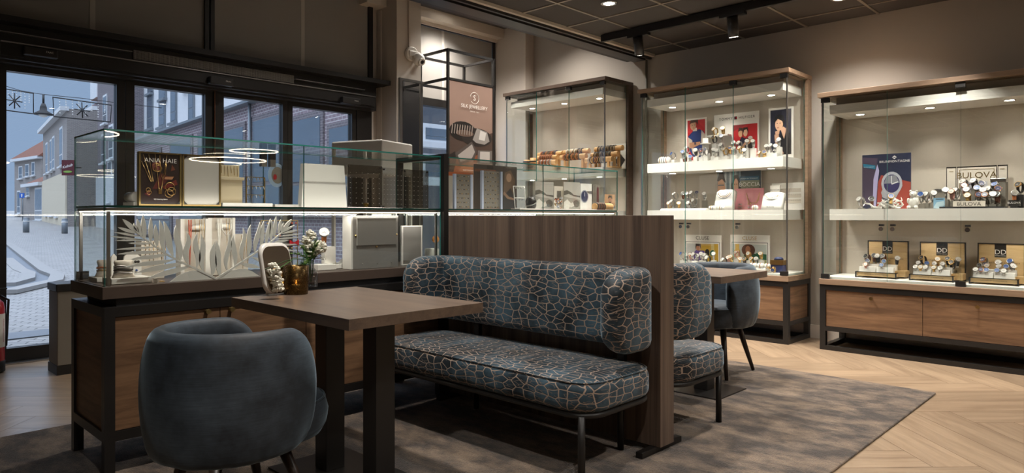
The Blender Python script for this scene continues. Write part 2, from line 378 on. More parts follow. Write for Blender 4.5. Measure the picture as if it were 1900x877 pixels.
paving(); flat('asphalt', '666c74', .5, var=.1); flat('kerb', '8f8d8b', .7); flat('house_cream', 'cfc3ac', .8); flat('house_white', 'd3d5d7', .7)
flat('house_window', '5c6976', .12, var=.15, scale=1.2, spec=1); flat('zinc', '7c8389', .5, .4)
flat('sign_red', '571a22', .4); flat('sign_blue', '2a63c0', .4)
def carpet():
    m, t, b = newmat('carpet'); L = t.links
    c = N(t, 'ShaderNodeTexCoord'); n = N(t, 'ShaderNodeTexNoise', Scale=4.5, Detail=8.0, Roughness=.72); f = N(t, 'ShaderNodeTexNoise', Scale=160.0, Detail=2.0)
    mp = N(t, 'ShaderNodeMapping'); mp.inputs['Scale'].default_value = (1.5, .8, 1); mp.inputs['Rotation'].default_value = (0, 0, R(44)); L.new(c.outputs['Object'], mp.inputs['Vector']); L.new(mp.outputs[0], n.inputs['Vector']); L.new(c.outputs['Object'], f.inputs['Vector'])
    r = N(t, 'ShaderNodeValToRGB'); e = r.color_ramp.elements; e[0].position = .42; e[0].color = srgb('3a2f28'); e[1].position = .62; e[1].color = srgb('87735f')
    mx = N(t, 'ShaderNodeMix', data_type='RGBA', blend_type='OVERLAY'); mx.inputs['Factor'].default_value = .75
    L.new(n.outputs['Fac'], r.inputs[0]); L.new(r.outputs[0], mx.inputs['A']); L.new(f.outputs['Fac'], mx.inputs['B']); L.new(mx.outputs['Result'], b.inputs['Base Color'])
    bp = N(t, 'ShaderNodeBump', Strength=.9, Distance=.01); L.new(f.outputs['Fac'], bp.inputs['Height']); L.new(bp.outputs[0], b.inputs['Normal'])
    b.inputs['Roughness'].default_value = .95; b.inputs['Sheen Weight'].default_value = .3
carpet()
def floor_mat():
    m, t, b = newmat('herringbone'); L = t.links
    c = N(t, 'ShaderNodeTexCoord'); mp = N(t, 'ShaderNodeMapping'); mp.inputs['Scale'].default_value = (1.0, 9, 1); L.new(c.outputs['UV'], mp.inputs['Vector'])
    n = N(t, 'ShaderNodeTexNoise', Scale=1.8, Detail=6.0, Roughness=.62, Distortion=.7); L.new(mp.outputs[0], n.inputs['Vector'])
    r = N(t, 'ShaderNodeValToRGB'); e = r.color_ramp.elements; e[0].position = .3; e[0].color = srgb('88725c'); e[1].position = .72; e[1].color = srgb('ad967c')
    L.new(n.outputs['Fac'], r.inputs[0])
    va = N(t, 'ShaderNodeAttribute', attribute_name='tone'); hs = N(t, 'ShaderNodeHueSaturation'); L.new(r.outputs[0], hs.inputs['Color']); L.new(va.outputs['Fac'], hs.inputs['Value'])
    L.new(hs.outputs[0], b.inputs['Base Color']); b.inputs['Roughness'].default_value = .3; b.inputs['Specular IOR Level'].default_value = .75
floor_mat(); flat('floor_joint', '6d563f', .8)

flat('watch_white', 'cfccc6', .35)

# ================================================================== THE ROOM
def clip(poly, x0, x1, y0, y1):
    for ax, lim, sg in ((0, x0, 1), (0, x1, -1), (1, y0, 1), (1, y1, -1)):
        out = []
        for i in range(len(poly)):
            a, b = poly[i-1], poly[i]; da, db = sg*(a[ax]-lim), sg*(b[ax]-lim)
            if (da >= 0) != (db >= 0):
                t = da/(da-db); out.append((a[0]+t*(b[0]-a[0]), a[1]+t*(b[1]-a[1])))
            if db >= 0: out.append(b)
        poly = out
        if not poly: break
    return poly
def make_floor():
    X0, X1, Y0, Y1 = -4.0, 7.08, -7.0, 6.93
    wv, n = .235, 6; Lp = wv*n; g = .0012; ca, sa = math.cos(R(45)), math.sin(R(45))
    vs, fs, uv, tone, mi = [], [], [], [], []
    rnd = random.Random(3)
    def put(x, y, horiz):
        q = [(x+g, y+g), (x+(Lp if horiz else wv)-g, y+g), (x+(Lp if horiz else wv)-g, y+(wv if horiz else Lp)-g), (x+g, y+(wv if horiz else Lp)-g)]
        W = [(a*ca-b*sa, a*sa+b*ca) for a, b in q]
        P = clip(W, X0, X1, Y0, Y1)
        if len(P) < 3: return
        k = len(vs); ru, rv = rnd.uniform(0, 50), rnd.uniform(0, 50); tn = rnd.uniform(.86, 1.1)
        for a, b in P:
            la, lb = a*ca+b*sa-x, -a*sa+b*ca-y
            vs.append((a, b, 0)); uv.append((la+ru, lb+rv) if horiz else (lb+ru, la+rv)); tone.append(tn)
        fs.append(list(range(k, k+len(P)))); mi.append(0)
    for k in range(-70, 71):
        for j in range(-8, 9):
            x = k*wv + j*2*Lp; y = k*wv
            if abs(x) > 17 or abs(y) > 16: continue
            put(x, y, True); put(x+Lp, y-Lp+wv, False)
    k = len(vs); vs += [(X0, Y0, -.003), (X1, Y0, -.003), (X1, Y1, -.003), (X0, Y1, -.003), (X0, Y0, -.06), (X1, Y0, -.06), (X1, Y1, -.06), (X0, Y1, -.06)]
    fs += [[k, k+1, k+2, k+3], [k+7, k+6, k+5, k+4]]; mi += [1, 1]; uv += [(0, 0)]*8; tone += [1]*8
    me = bpy.data.meshes.new('floor'); me.from_pydata(vs, [], fs); me.materials.append(MATS['herringbone']); me.materials.append(MATS['floor_joint'])
    me.polygons.foreach_set('material_index', mi)
    ul = me.uv_layers.new(name='UVMap')
    for l in me.loops: ul.data[l.index].uv = uv[l.vertex_index]
    at_ = me.attributes.new('tone', 'FLOAT', 'POINT'); at_.data.foreach_set('value', tone)
    o = bpy.data.objects.new('floor', me); scene.collection.objects.link(o); WL[o.name] = (0, 0, 0); struct(o)
make_floor()
struct(MB().box(7.08, 7.25, -7.2, 7.15, 0, 3.95, 'wall_paint').build('wall_right'))
struct(MB().box(-4.2, 7.25, -7.2, -7.0, 0, 3.2, 'wall_paint').build('wall_back'))
struct(MB().box(-4.2, -4.0, -7.0, 7.15, 0, 3.95, 'wall_paint').build('wall_left'))
struct(MB().box(-4.0, 1.02, 7.0, 7.15, 0, 3.95, 'wall_paint').build('wall_front'))
p = MB().box(6.914, 7.08, 6.385, 7.15, 0, 3.87, 'pillar_paint').build('wall_pilaster'); struct(p)
p = MB().box(4.90, 5.263, 6.60, 7.15, 0, 3.87, 'pillar_paint').box(4.885, 4.90, 6.90, 6.98, 0, 3.72, 'pillar_paint').box(4.79, 4.90, 7.0, 7.15, 0, 3.87, 'pillar_paint').build('wall_column'); struct(p)
struct(MB().box(4.62, 7.08, 6.80, 7.0, 3.74, 3.87, 'soffit').box(5.263, 6.914, 6.93, 7.0, 3.70, 3.74, 'soffit').build('trim_1'))
struct(MB().box(-4.2, 7.25, 7.0, 7.15, 3.86, 3.95, 'soffit').build('trim_2'))
struct(MB().box(-4.2, 7.25, -7.2, 4.62, 3.14, 3.2, 'ceiling_tile').box(-4.2, 7.25, 4.62, 4.78, 3.14, 3.95, 'ceiling_tile').box(-4.2, 7.25, 4.78, 7.15, 3.87, 3.95, 'ceiling_tile').build('ceiling'))
g = MB(); T = .6638; x = 5.389 - 12*T
while x < 7.08: g.box(x-.012, x+.012, -7, 4.40, 3.132, 3.141, 'grid_metal'); x += T
y = 3.976 - 16*T
while y < 4.5: g.box(-4, 7.08, y-.012, y+.012, 3.1325, 3.1405, 'grid_metal'); y += T
y = 4.95
while y < 7: g.box(-4, 6.9, y-.01, y+.01, 3.862, 3.871, 'black'); y += T
struct(g.build('trim_3'))
struct(MB().box(-4, 7.03, 4.40, 4.44, 3.11, 3.14, 'cream').box(-4, 7.02, 4.44, 4.47, 3.085, 3.14, 'black').box(-4, 7.0, 4.47, 4.50, 3.10, 3.14, 'grid_metal')
       .box(-4, 6.98, 4.50, 4.66, 3.075, 3.14, 'black_frame').box(-4, 6.96, 4.66, 4.75, 3.09, 3.16, 'anthracite').build('trim_4'))
struct(MB().box(7.055, 7.08, -7, 6.385, 0, .13, 'soffit').build('baseboard_right'))
tag(MB().tube([(7.06, 4.54, 3.10), (7.06, 4.54, 2.0), (7.06, 4.54, .15)], .014, 'greygreen').build('wall_conduit'),
    'grey vertical conduit on the wall between the dark tall cabinet and the oak-topped one', 'conduit')

# ---- shopfront
YF = 7.0
def leaf(name, x0, x1, z0, z1, st=.07, bot=.12, top=.05, rail=None):
    f = MB(); f.box(x0-st, x0, 6.96, 7.05, z0-bot, z1+top, 'black_frame'); f.box(x1, x1+st, 6.96, 7.05, z0-bot, z1+top, 'black_frame')
    f.box(x0, x1, 6.96, 7.05, z0-bot, z0, 'black_frame'); f.box(x0, x1, 6.96, 7.05, z1, z1+top, 'black_frame')
    o = struct(f.build(name)); struct(MB().pane(x0, x1, 7.0, 7.012, z0, z1, 'window_glass', 'black').build('glass_pane', o)); return o
leaf('window_1', 1.19, 2.015, .12, 2.43); leaf('door_1', 2.165, 2.815, .12, 2.44, .075)
leaf('door_2', 3.00, 3.645, .12, 2.44, .055); leaf('window_2', 3.76, 4.52, .12, 2.43, .055)
struct(MB().box(1.02, 1.12, 6.9, 7.1, 0, 3.87, 'black_frame').box(4.58, 4.79, 6.95, 7.1, 0, 2.5, 'black_frame').box(2.89, 2.945, 6.94, 7.04, 0, 2.5, 'black_frame').box(2.895, 2.90, 6.93, 6.94, 0, 2.5, 'rosegold').build('trim_5'))
struct(MB().box(1.02, 4.79, 6.86, 7.1, 2.48, 2.80, 'black_frame').box(1.02, 4.90, 6.72, 7.02, 2.785, 2.835, 'black').build('trim_6'))
struct(MB().box(-3.0, 4.8, 6.86, 6.95, .0, .012, 'steel').build('trim_7'))
h = thing('door_operator', 'long black automatic sliding door operator casing above the shop doors', 'door operator', (3.0, 6.80, 2.5))
MB().box(1.12, 4.72, 6.78, 6.86, 2.52, 2.64, 'black_frame').box(1.12, 4.72, 6.765, 6.78, 2.625, 2.635, 'steel').box(1.12, 4.72, 6.80, 6.86, 2.50, 2.52, 'anthracite').build('casing', h)
MB().box(1.12, 2.1, 6.81, 6.86, 2.715, 2.722, 'steel').build('rail', h); MB().box(3.72, 4.6, 6.81, 6.86, 2.70, 2.706, 'steel').build('rail', h)
gr = thing('air_grille', 'perforated silver air grille set over the shop doors', 'air grille', (2.9, 6.85, 2.66))
MB().box(2.12, 3.71, 6.845, 6.86, 2.655, 2.745, 'black').build('backing', gr)
g = MB()
for i in range(134): g.box(2.12+i*.0119, 2.1235+i*.0119, 6.838, 6.845, 2.66, 2.74, 'grille_metal')
for i in range(8): g.box(2.12, 3.71, 6.836, 6.839, 2.66+i*.0112, 2.663+i*.0112, 'grille_metal')
g.build('mesh', gr)
for u, wd, nm in ((75, .2, 'leftmost of the three'), (410, .2, 'above the middle mullion'), (650, .2, 'rightmost of the three')):
    x, _, z = at(u, {75: 97, 410: 151, 650: 187}[u], y=6.75)
    s = thing('door_sensor', 'glossy black door sensor box on the operator casing, ' + nm, 'sensor', (x, 6.75, z-.03), 'door sensors')
    MB().box(x-.12, x+.12, 6.715, 6.78, z-.04, z+.035, 'black').build('housing', s, bevel=.01)
    m = MB(); text_into(m, 'FAAC', FACE_Y(x+.06, 6.715, z-.005), 0, 0, .022, 'white'); m.build('lettering', s)
for u, v, nm in ((362, 157, 'left'), (434, 168, 'right')):
    x, y, z = at(u, v, y=6.93)
    m = MB().box(x-.05, x+.05, 6.90, 6.955, z-.025, z+.02, 'cream').box(x-.05, x+.05, 6.895, 6.90, z-.005, z, 'steel')
    tag(m.build('door_contact', bevel=.004), 'small beige contact box at the head of the %s door leaf' % nm, 'contact switch', 'door contacts')
def blind(name, x0, x1, z0, z1, label, strip):
    b = thing(name, label, 'blind', ((x0+x1)/2, 6.98, z0))
    MB().box(x0, x1, 6.975, 6.98, z0, z1, 'blind').build('fabric', b)
    if strip: MB().box(strip-.022, strip+.022, 6.970, 6.9745, z0, z1, 'blind_light').build('seam_strip', b)
def frame_rect(m, x0, x1, z0, z1, t, y0, y1, mat):
    m.box(x0, x0+t, y0, y1, z0, z1, mat).box(x1-t, x1, y0, y1, z0, z1, mat).box(x0+t, x1-t, y0, y1, z0, z0+t, mat).box(x0+t, x1-t, y0, y1, z1-t, z1, mat)
m = MB(); frame_rect(m, 1.02, 2.86, 2.80, 3.87, .055, 6.94, 7.1, 'black_frame'); struct(m.build('window_3'))
m = MB(); frame_rect(m, 2.845, 4.80, 2.80, 3.86, .055, 6.94, 7.1, 'black_frame'); struct(m.build('window_4'))
blind('roller_blind', 1.05, 2.83, 2.83, 3.84, 'wide dark grey blind over the left upper shopfront window', at(172, 40, y=6.97)[0])
blind('roller_blind', 2.87, 4.77, 2.83, 3.84, 'dark grey blind over the upper window beside the pillar', at(562, 40, y=6.97)[0])
m = MB(); frame_rect(m, 5.263, 6.90, .35, 3.74, .05, 6.96, 7.1, 'black_frame'); m.box(5.31, 6.85, 6.95, 7.06, 2.66, 2.76, 'black_frame'); w5 = struct(m.build('window_5'))
struct(MB().pane(5.31, 6.85, 7.02, 7.032, .4, 2.66, 'window_glass', 'black').build('glass_pane', w5))
struct(MB().box(5.263, 6.914, 7.0, 7.1, 0, .35, 'pillar_paint').build('wall_sill'))
blind('roller_blind', 5.315, 6.845, 2.765, 3.685, 'dark grey blind over the window behind the black display frame', at(822, 130, y=6.97)[0])

# conduit, camera, mirror on the column
tag(MB().box(5.064, 5.096, 6.575, 6.60, 3.2, 3.87, 'pillar_paint').build('cable_duct'), 'white cable duct running up the pillar to the ceiling above the camera', 'cable duct')
c = thing('security_camera', 'white dome security camera mounted on the cream pillar', 'camera', (5.13, 6.6, 3.08))
MB().cyl((5.10, 6.60, 3.17), (5.10, 6.55, 3.17), .085, 'white', n=20).box(5.04, 5.2, 6.53, 6.6, 3.13, 3.20, 'white').build('mount', c, bevel=.008)
b = MB().ball((5.15, 6.50, 3.10), .075, 'white', 12).build('dome', c)
k = Vector((-.05, -.85, -.5)).normalized(); q = Vector((5.15, 6.50, 3.10))
MB().cyl(q+k*.055, q+k*.085, .042, 'white', n=18).cyl(q+k*.083, q+k*.087, .024, 'black', n=14).build('lens', c)
mi = thing('wall_mirror', 'tall narrow mirror in a silver frame on the front of the pillar', 'mirror', (5.08, 6.58, 1.0))
newmat('mirror_face'); MATS['mirror_face'].node_tree.nodes['Principled BSDF'].inputs['Metallic'].default_value = 1
MATS['mirror_face'].node_tree.nodes['Principled BSDF'].inputs['Roughness'].default_value = .02
MATS['mirror_face'].node_tree.nodes['Principled BSDF'].inputs['Base Color'].default_value = (.85, .85, .84, 1)
MB().box(4.955, 5.225, 6.572, 6.580, 1.0, 2.83, 'mirror_face').build('glass', mi)
m = MB(); m.box(4.915, 4.955, 6.56, 6.60, .98, 2.86, 'steel').box(5.225, 5.263, 6.56, 6.60, .98, 2.86, 'steel').box(4.955, 5.225, 6.56, 6.60, 2.83, 2.86, 'steel').build('frame', mi)

# black display frame with the poster
f = thing('poster_stand', 'tall open black metal frame holding a brown jewellery poster by the window', 'display frame', (5.67, 6.4, 0))
x0, x1, y0, y1, z1 = 5.30, 6.045, 6.14, 6.68, 3.20; t = .014
m = MB()
for x, y in ((x0, y0), (x1, y0), (x0+.02, y1), (x1, y1)): m.box(x-t, x+t, y-t, y+t, 0, z1, 'black')
for z in (z1, 2.86):
    m.box(x0, x1, y0-t, y0+t, z-2*t, z, 'black').box(x0, x1, y1-t, y1+t, z-2*t, z, 'black').box(x0-t, x0+t, y0, y1, z-2*t, z, 'black').box(x1-t, x1+t, y0, y1, z-2*t, z, 'black')
m.build('frame', f)
po = MB().box(x0+t, x1-t, y0-.006, y0+.006, 1.0, 2.84, 'black').build('panel', f)
zb = 1.70; W = x1-x0-2*t; Hh = 2.83-zb; fn = FACE_Y(x0+t, y0-.007, zb)
m = MB(); m.add([fn(0, -.69, 0), fn(W, -.69, 0), fn(W, Hh, 0), fn(0, Hh, 0)], [(0, 1, 2, 3)], flat('poster_brown', '8d7468', .5, var=.1, scale=3))
sh = [('p', [(0, 0), (1, 0), (1, .50), (.8, .46), (.5, .50), (.2, .48), (0, .46)], '4a3a33'),
      ('p', [(.08, .02), (.9, 0), (1, .16), (.8, .28), (.55, .22), (.3, .30), (.15, .16)], '8a5236'), ('p', [(.2, .05), (.6, .04), (.7, .17), (.4, .2)], '9c6344'),
      ('e', .30, .48, .30, .105, '1e1a18'), ('e', .62, .43, .36, .10, '2a2422'), ('e', .34, .46, .20, .035, '6d584d'),
      ('p', [(.52, .40), (.62, .53), (.86, .50), (.92, .40), (.80, .36), (.6, .37)], '8f8a86'), ('p', [(.66, .41), (.70, .51), (.84, .49), (.80, .40)], 'c8c4c0'),
      ('p', [(.12, .24), (.50, .38), (.62, .28), (.55, .18), (.22, .12)], '4d4642'), ('p', [(.18, .22), (.50, .35), (.57, .27), (.50, .2), (.24, .15)], 'a09a95'),
      ('p', [(.62, .14), (.64, .29), (.98, .30), (.98, .14)], '6b6562'), ('p', [(.68, .16), (.69, .28), (.92, .285), (.92, .16)], 'b7b2ae'), ('p', [(0, .22), (.12, .26), (.14, .14), (0, .1)], '221d1b')]
for i in range(9): sh.append(('p', [(.03+.055*i, .45), (.055+.055*i, .55), (.075+.055*i, .54), (.05+.055*i, .44)], '8c8078'))
art(m, fn, W, Hh, sh)
m.build('print', po)
m = MB(); text_into(m, 'SILK JEWELLERY', fn, W*.55, Hh*.735, .062, 'white', .014); text_into(m, 'SINCE 1964', fn, W*.55, Hh*.695, .022, 'white', .014, spacing=1.4)
text_into(m, 'S', fn, W*.55, Hh*.825, .09, 'white', .014)
r = .07; m.tube([fn(W*.55+r*math.cos(a*.26-2.4), Hh*.85+r*math.sin(a*.26-2.4), .016) for a in range(22)], .003, 'white', 5)
text_into(m, 'SHOP YOUR FAVOURITE STYLE', fn, W*.5, Hh*.06, .022, 'white', .014); m.build('lettering', po)

# downlights and track
def downlight(x, y, z, label, e=None, on=True):
    d = thing('downlight', label, 'downlight', (x, y, z), 'ceiling downlights')
    MB().lathe([(.075, 0), (.075, -.006), (.055, -.008), (.05, -.002), (.05, .0)], (x, y, z), 'steel').build('trim_ring', d)
    MB().cyl((x, y, z-.001), (x, y, z-.004), .048, 'lamp', n=20).build('lamp', d)
    spot('lamp_light', (x, y, z-.02), e or LIGHT['down'], 128, 1.0, .05, parent=d)
ds = at(1130, 6, z=3.14); downlight(ds[0], ds[1], 3.14, 'lit recessed downlight in the dark tile ceiling left of the track rail')
ds = at(1576, 5, z=3.14); downlight(6.35, ds[1]+.02, 3.14, 'lit recessed downlight in the dark ceiling near the oak cabinets')
ds = at(847, 15, z=3.87); downlight(ds[0], ds[1], 3.87, 'lit recessed downlight in the raised ceiling by the window')
for i, (x, y) in enumerate(((5.1, 5.2), (6.3, 5.5), (3.5, 5.0), (1.9, 2.6), (4.3, 1.6), (3.1, -.3), (5.9, -.2), (.6, .2), (2.2, -3.2), (5.2, 3.1))):  # unseen fill lamps, added to brighten the room, the poster and the hood
    z = 3.87 if y > 4.8 else 3.14
    downlight(x, y, z, 'added ceiling downlight outside the picture, brightens the room')
tr = thing('track_rail', 'black lighting track on the dark ceiling running towards the camera', 'track', (5.88, 1.6, 3.08))
MB().box(5.86, 5.90, -1.4, 4.33, 3.06, 3.13, 'black').build('rail', tr)
def track_spot(u, v, label, aim, k):
    x, y, z = at(u, v, x=5.88)
    s = thing('track_spotlight', label, 'spotlight', (5.88, y, 3.06), 'track spotlights')
    MB().box(5.85, 5.91, y-.12, y+.12, 3.035, 3.065, 'black').cyl((5.88, y, 3.04), (5.88, y, 2.985), .014, 'black').build('adapter', s)
    d = Vector(aim).normalized(); c = Vector((5.88, y, 2.94))
    MB().cyl(c-d*.09, c+d*.09, .048, 'black_frame', n=22).build('lamp_head', s)
    MB().cyl(c+d*.085, c+d*.0915, .038, 'lamp', n=16).build('lamp', s)
    q = d.to_track_quat('-Z', 'Y').to_euler(); spot('lamp_light', c+d*.1, LIGHT['track'], 70, .7, .04, rot=q, parent=s)
track_spot(1185, 70, 'black cylinder spotlight at the far end of the track', (.35, .1, -1), 0)
track_spot(1360, 36, 'black cylinder spotlight on the track over the oak cabinets', (.25, .05, -1), 1)
for yy in (1.2, -.4):
    s = copy_tree(bpy.data.objects['track_spotlight']); s.location.y = yy; s['label'] = 'black cylinder spotlight on the near part of the track'
for (x, y, z, r) in ((5.2, -4.7, 2.2, .62), (5.0, -3.3, 2.25, .36), (2.4, -3.0, 2.3, .55), (-1.6, -.6, 2.3, .6)):
    t = thing('ring_pendant', 'glowing ring pendant lamp hanging behind the viewer', 'pendant lamp', (x, y, z), 'ring pendants')
    MB().tube([(x+r*math.cos(a*math.pi/24), y+r*math.sin(a*math.pi/24), z) for a in range(48)], .008, 'ring_lamp', 8, True).build('ring', t)
    m = MB()
    for a in range(3): m.tube([(x+r*math.cos(a*2.094), y+r*math.sin(a*2.094), z+.01), (x, y, 3.13)], .002, 'black', 4)
    m.build('cord', t)

# rug
m = MB(); m.box(-.9, 5.4, 1.155, 4.61, 0, .014, 'carpet')
tag(m.build('rug', origin=(2.2, 2.9, 0), bevel=.005), 'large mottled taupe velvet-pile rug under the tables and benches', 'rug')

# ================================================================== COUNTER
def counter_unit(x0, x1, label, panels):
    c = thing('display_counter', label, 'counter', ((x0+x1)/2, 3.84, 0), 'display counter bases')
    y0, y1, zt, zb, t = 3.545, 4.10, .795, .17, .045
    m = MB()
    for x in (x0, x1-t):
        for y in (y0, y1-t): m.box(x, x+t, y, y+t, 0.014, zt-t, 'black_frame')
    m.box(x0, x1, y0, y1, zt-t, zt, 'black_frame')
    m.box(x0+t, x1-t, y0, y0+t, zb, zb+t, 'black_frame').box(x0+t, x1-t, y1-t, y1, zb, zb+t, 'black_frame')
    m.box(x0, x0+t, y0+t, y1-t, zb, zb+t, 'black_frame').box(x1-t, x1, y0+t, y1-t, zb, zb+t, 'black_frame')
    m.build('frame', c)
    MB().box(x0+.06, x1-.02, y0+.035, y1-.05, zt, .832, 'anthracite').build('plinth', c)
    MB().box(x0+.012, x0+.03, y0+t, y1-t, zb+t, zt-t, 'oak_y').box(x0+t, x1-t, y1-.03, y1-.012, zb+t, zt-t, 'oak_x').box(x1-.03, x1-.012, y0+t, y1-t, zb+t, zt-t, 'oak_y').box(x0+t, x1-t, y0+t, y1-t, zb+t-.01, zb+t, 'black').build('side_panel', c)
    n = panels; wd = (x1-x0-2*t)/n
    for i in range(n):
        a = x0+t+i*wd
        d = MB().box(a+.002, a+wd-.002, y0+.008, y0+.028, zb+t+.003, zt-t-.003, 'oak_x').build('door', c)
        k = a+wd-.06 if i % 2 == 0 else a+.06
        if i in (0, 1):
            x, y, z = at((384, 428)[i], (583, 580)[i], y=y0+.0) if x0 < 2 else (k, y0, .72); k = x
        MB().cyl((k, y0+.01, .735), (k, y0-.022, .735), .010, 'brass', n=14).cyl((k, y0-.018, .735), (k, y0-.026, .735), .013, 'brass', n=14).build('knob', d)
    return c
counter_unit(.975, 3.03, 'black-framed oak counter base in front of the shop doors, palm display on top', 4)
counter_unit(3.035, 5.10, 'black-framed oak counter base hidden behind the walnut partition', 4)
m = MB().box(.972, 5.13, 3.566, 4.105, .832, .89, 'stone_top')
tag(m.build('worktop', bevel=.002), 'long dark brown stone-look counter top under the glass cases', 'worktop')

def glass_case(x0, x1, label, post):
    c = thing('glass_case', label, 'display case', ((x0+x1)/2, 3.84, .89), 'glass cases on the counter')
    y0, y1, zb, zs, zt, g = 3.586, 4.09, .89, 1.272, 1.63, .008; xm = (x0+x1)/2
    for a, b in ((x0, xm), (xm, x1)):
        MB().pane(a+.001, b-.001, y0, y0+g, zs, zt-g).build('front_pane', c); MB().pane(a+.001, b-.001, y0, y0+g, zb, zs-.012).build('front_pane', c)
        MB().pane(a+.001, b-.001, y1-g, y1, zb, zt-g).build('back_pane', c)
    MB().pane(x0, x0+g, y0+g, y1-g, zb, zt-g).build('side_pane', c)
    MB().pane(x1-g, x1, y0+g, y1-g, zb, zt-g).build('side_pane', c)
    MB().pane(x0, x1, y0, y1, zt-g, zt).build('top_pane', c)
    MB().pane(x0+g, x1-g, y0+g, y1-g, zs-.01, zs, 'glass').build('shelf', c)
    m = MB()
    for x in (x0+.018, x1-.03):
        for y in (y0+.02, y1-.03): m.box(x, x+.014, y, y+.014, zb, zs-.028, 'steel')
    m.box(x0+.012, x1-.012, y0+.012, y0+.045, zs-.026, zs-.011, 'steel').box(x0+.012, x0+.035, y0+.045, y1-.012, zs-.026, zs-.011, 'steel').build('light_rail', c)
    MB().box(x0+.02, x1-.02, y0+.024, y0+.040, zs-.031, zs-.0265, 'led').box(x0+.016, x0+.026, y0+.05, y1-.03, zs-.031, zs-.0265, 'led').build('led_strip', c)
    l = area('led_light', ((x0+x1)/2, y0+.05, zs-.04), (R(25), 0, 0), x1-x0-.1, .02, LIGHT['led']*3, parent=c)
    l = area('led_uplight', ((x0+x1)/2, y0+.035, zs+.003), (R(180-25), 0, 0), x1-x0-.1, .02, LIGHT['led']*1.0, parent=c)
    if post: MB().box(3.035, 3.075, 3.555, 3.595, .89, 1.645, 'black').box(3.035, 3.075, 3.595, 4.1, 1.61, 1.645, 'black').box(3.035, 3.075, 4.06, 4.1, .89, 1.61, 'black').build('post', c)
    for u in (488, 504):
        x = at(u, 280, y=y1)[0] + (x0-.985)
        MB().box(x-.018, x+.018, y1-.02, y1+.012, zt-.10, zt-.055, 'steel').box(x-.018, x+.018, y1-.02, y1+.012, zt-.055, zt-.01, 'black').build('hinge', c)
    MB().box(x0+.004, x0+.06, y1-.03, y1-.008, zb, zb+.045, 'chrome').build('clamp', c)
    return c
glass_case(.985, 3.033, 'left glass display case on the counter, white palm leaves inside', True)
glass_case(3.08, 5.107, 'right glass display case on the counter, behind the walnut partition', False)

# ---- partition
p = thing('partition', 'waist-high dark walnut partition standing between the two benches', 'partition', (3.08, 2.7, 0))
MB().box(3.026, 3.156, 1.862, 3.50, .045, 1.225, 'walnut_z').build('panel', p, bevel=.002)
MB().box(2.895, 3.275, 1.885, 1.925, .014, .045, 'black').build('foot', p, bevel=.003)
MB().box(2.895, 3.275, 3.43, 3.47, .014, .045, 'black').build('foot', p, bevel=.003)

# ---- benches
def bench(label):
    b = thing('bench', label, 'bench', (0, 0, 0), 'net-patterned velvet benches')        # built facing -x, back against x = 0, y from 0
    Ln = 1.66; m = MB(); cushion(m, -.62, -.03, .0, Ln, .328, .475, .15, .045, 'velvet_net', crown=.012, n=10); m.build('seat', b)
    m = MB(); pts = [(a, c, .468) for a, c in rrect(-.62+.012, -.03-.012, .012, Ln-.012, .14, 10)]; m.tube(pts, .004, 'velvet_net', 6, True); m.build('piping', b)
    m = MB(); pts = [(a, c, .319) for a, c in rrect(-.60, -.05, .02, Ln-.02, .13, 8)]; m.tube(pts, .013, 'black', 8, True)
    m.box(-.33, -.30, .03, Ln-.03, .309, .328, 'black'); m.build('seat_frame', b)
    # backrest: thick wrap-round roll swept along a U in plan
    t, z0, z1 = .062, .555, .965; xf, xb, r = -.40, -.078, .075
    path = [(xf + (xb-r-xf)*i/6, t) for i in range(7)]
    path += [(xb-r+r*math.sin(R(a)), t+r-r*math.cos(R(a))) for a in range(10, 91, 10)]
    n = 22; path += [(xb, t+r+(Ln-2*t-2*r)*i/n) for i in range(1, n+1)]
    path += [(xb-r+r*math.cos(R(a)), Ln-t-r+r*math.sin(R(a))) for a in range(10, 91, 10)]
    path += [(xb-r-(xb-r-xf)*i/6, Ln-t) for i in range(1, 7)]
    P = [Vector((a, c, 0)) for a, c in path]; s = [0]
    for i in range(1, len(P)): s.append(s[-1]+(P[i]-P[i-1]).length)
    tot = s[-1]; rings = []; extra = []
    def sect(pos, d, sc, ts):
        nrm = Vector((d.y, -d.x, 0)); zc, hz = (z0+z1)/2, (z1-z0)/2*sc; tt = t*ts; rr = min(.05, tt*.95, hz*.95); out = []
        for a, c in rrect(-tt, tt, -hz, hz, rr, 4): out.append(pos+nrm*a+Vector((0, 0, zc+c)))
        return out
    rc = .15
    def params():
        st = [0, .004, .012, .026, .045, .07, .1, .13, .15]
        L = [x for x in st] + [x for x in s if rc < x < tot-rc] + [tot-x for x in reversed(st)]
        return L
    def pos_at(q):
        for i in range(1, len(s)):
            if q <= s[i] or i == len(s)-1:
                f = (q-s[i-1])/(s[i]-s[i-1]); return P[i-1].lerp(P[i], f), (P[i]-P[i-1]).normalized()
    for q in params():
        pos, d = pos_at(q); e = min(q, tot-q)
        k = 1 if e >= rc else math.sqrt(max(0, 1-(1-e/rc)**2)); sc = 1-(rc/((z1-z0)/2))*(1-k)
        k2 = 1 if e >= .05 else math.sqrt(max(0.02, 1-(1-e/.05)**2))
        rings.append(sect(pos, d, sc, k2))
    m = MB(); m.loft(rings, 'velvet_net'); m.build('backrest', b)
    for yy in (.21, 1.30): MB().box(-.075, -.045, yy-.02, yy+.02, .34, .60, 'black').build('back_bracket', b)
    for x, y in ((-.58, .07), (-.58, Ln-.07), (-.075, .21), (-.075, 1.30)):
        MB().cyl((x, y, .320), (x, y, .014), .017, 'black', n=14).build('leg', b)
    return b
b1 = bench('dark teal velvet bench in front of the partition, behind the near table')
b2 = copy_tree(b1); b2['label'] = 'dark teal velvet bench on the far side of the partition'
b1.location = (3.02, 1.84, 0)
b2.location = (3.16, 1.84+1.66, 0); b2.rotation_euler = (0, 0, math.pi)

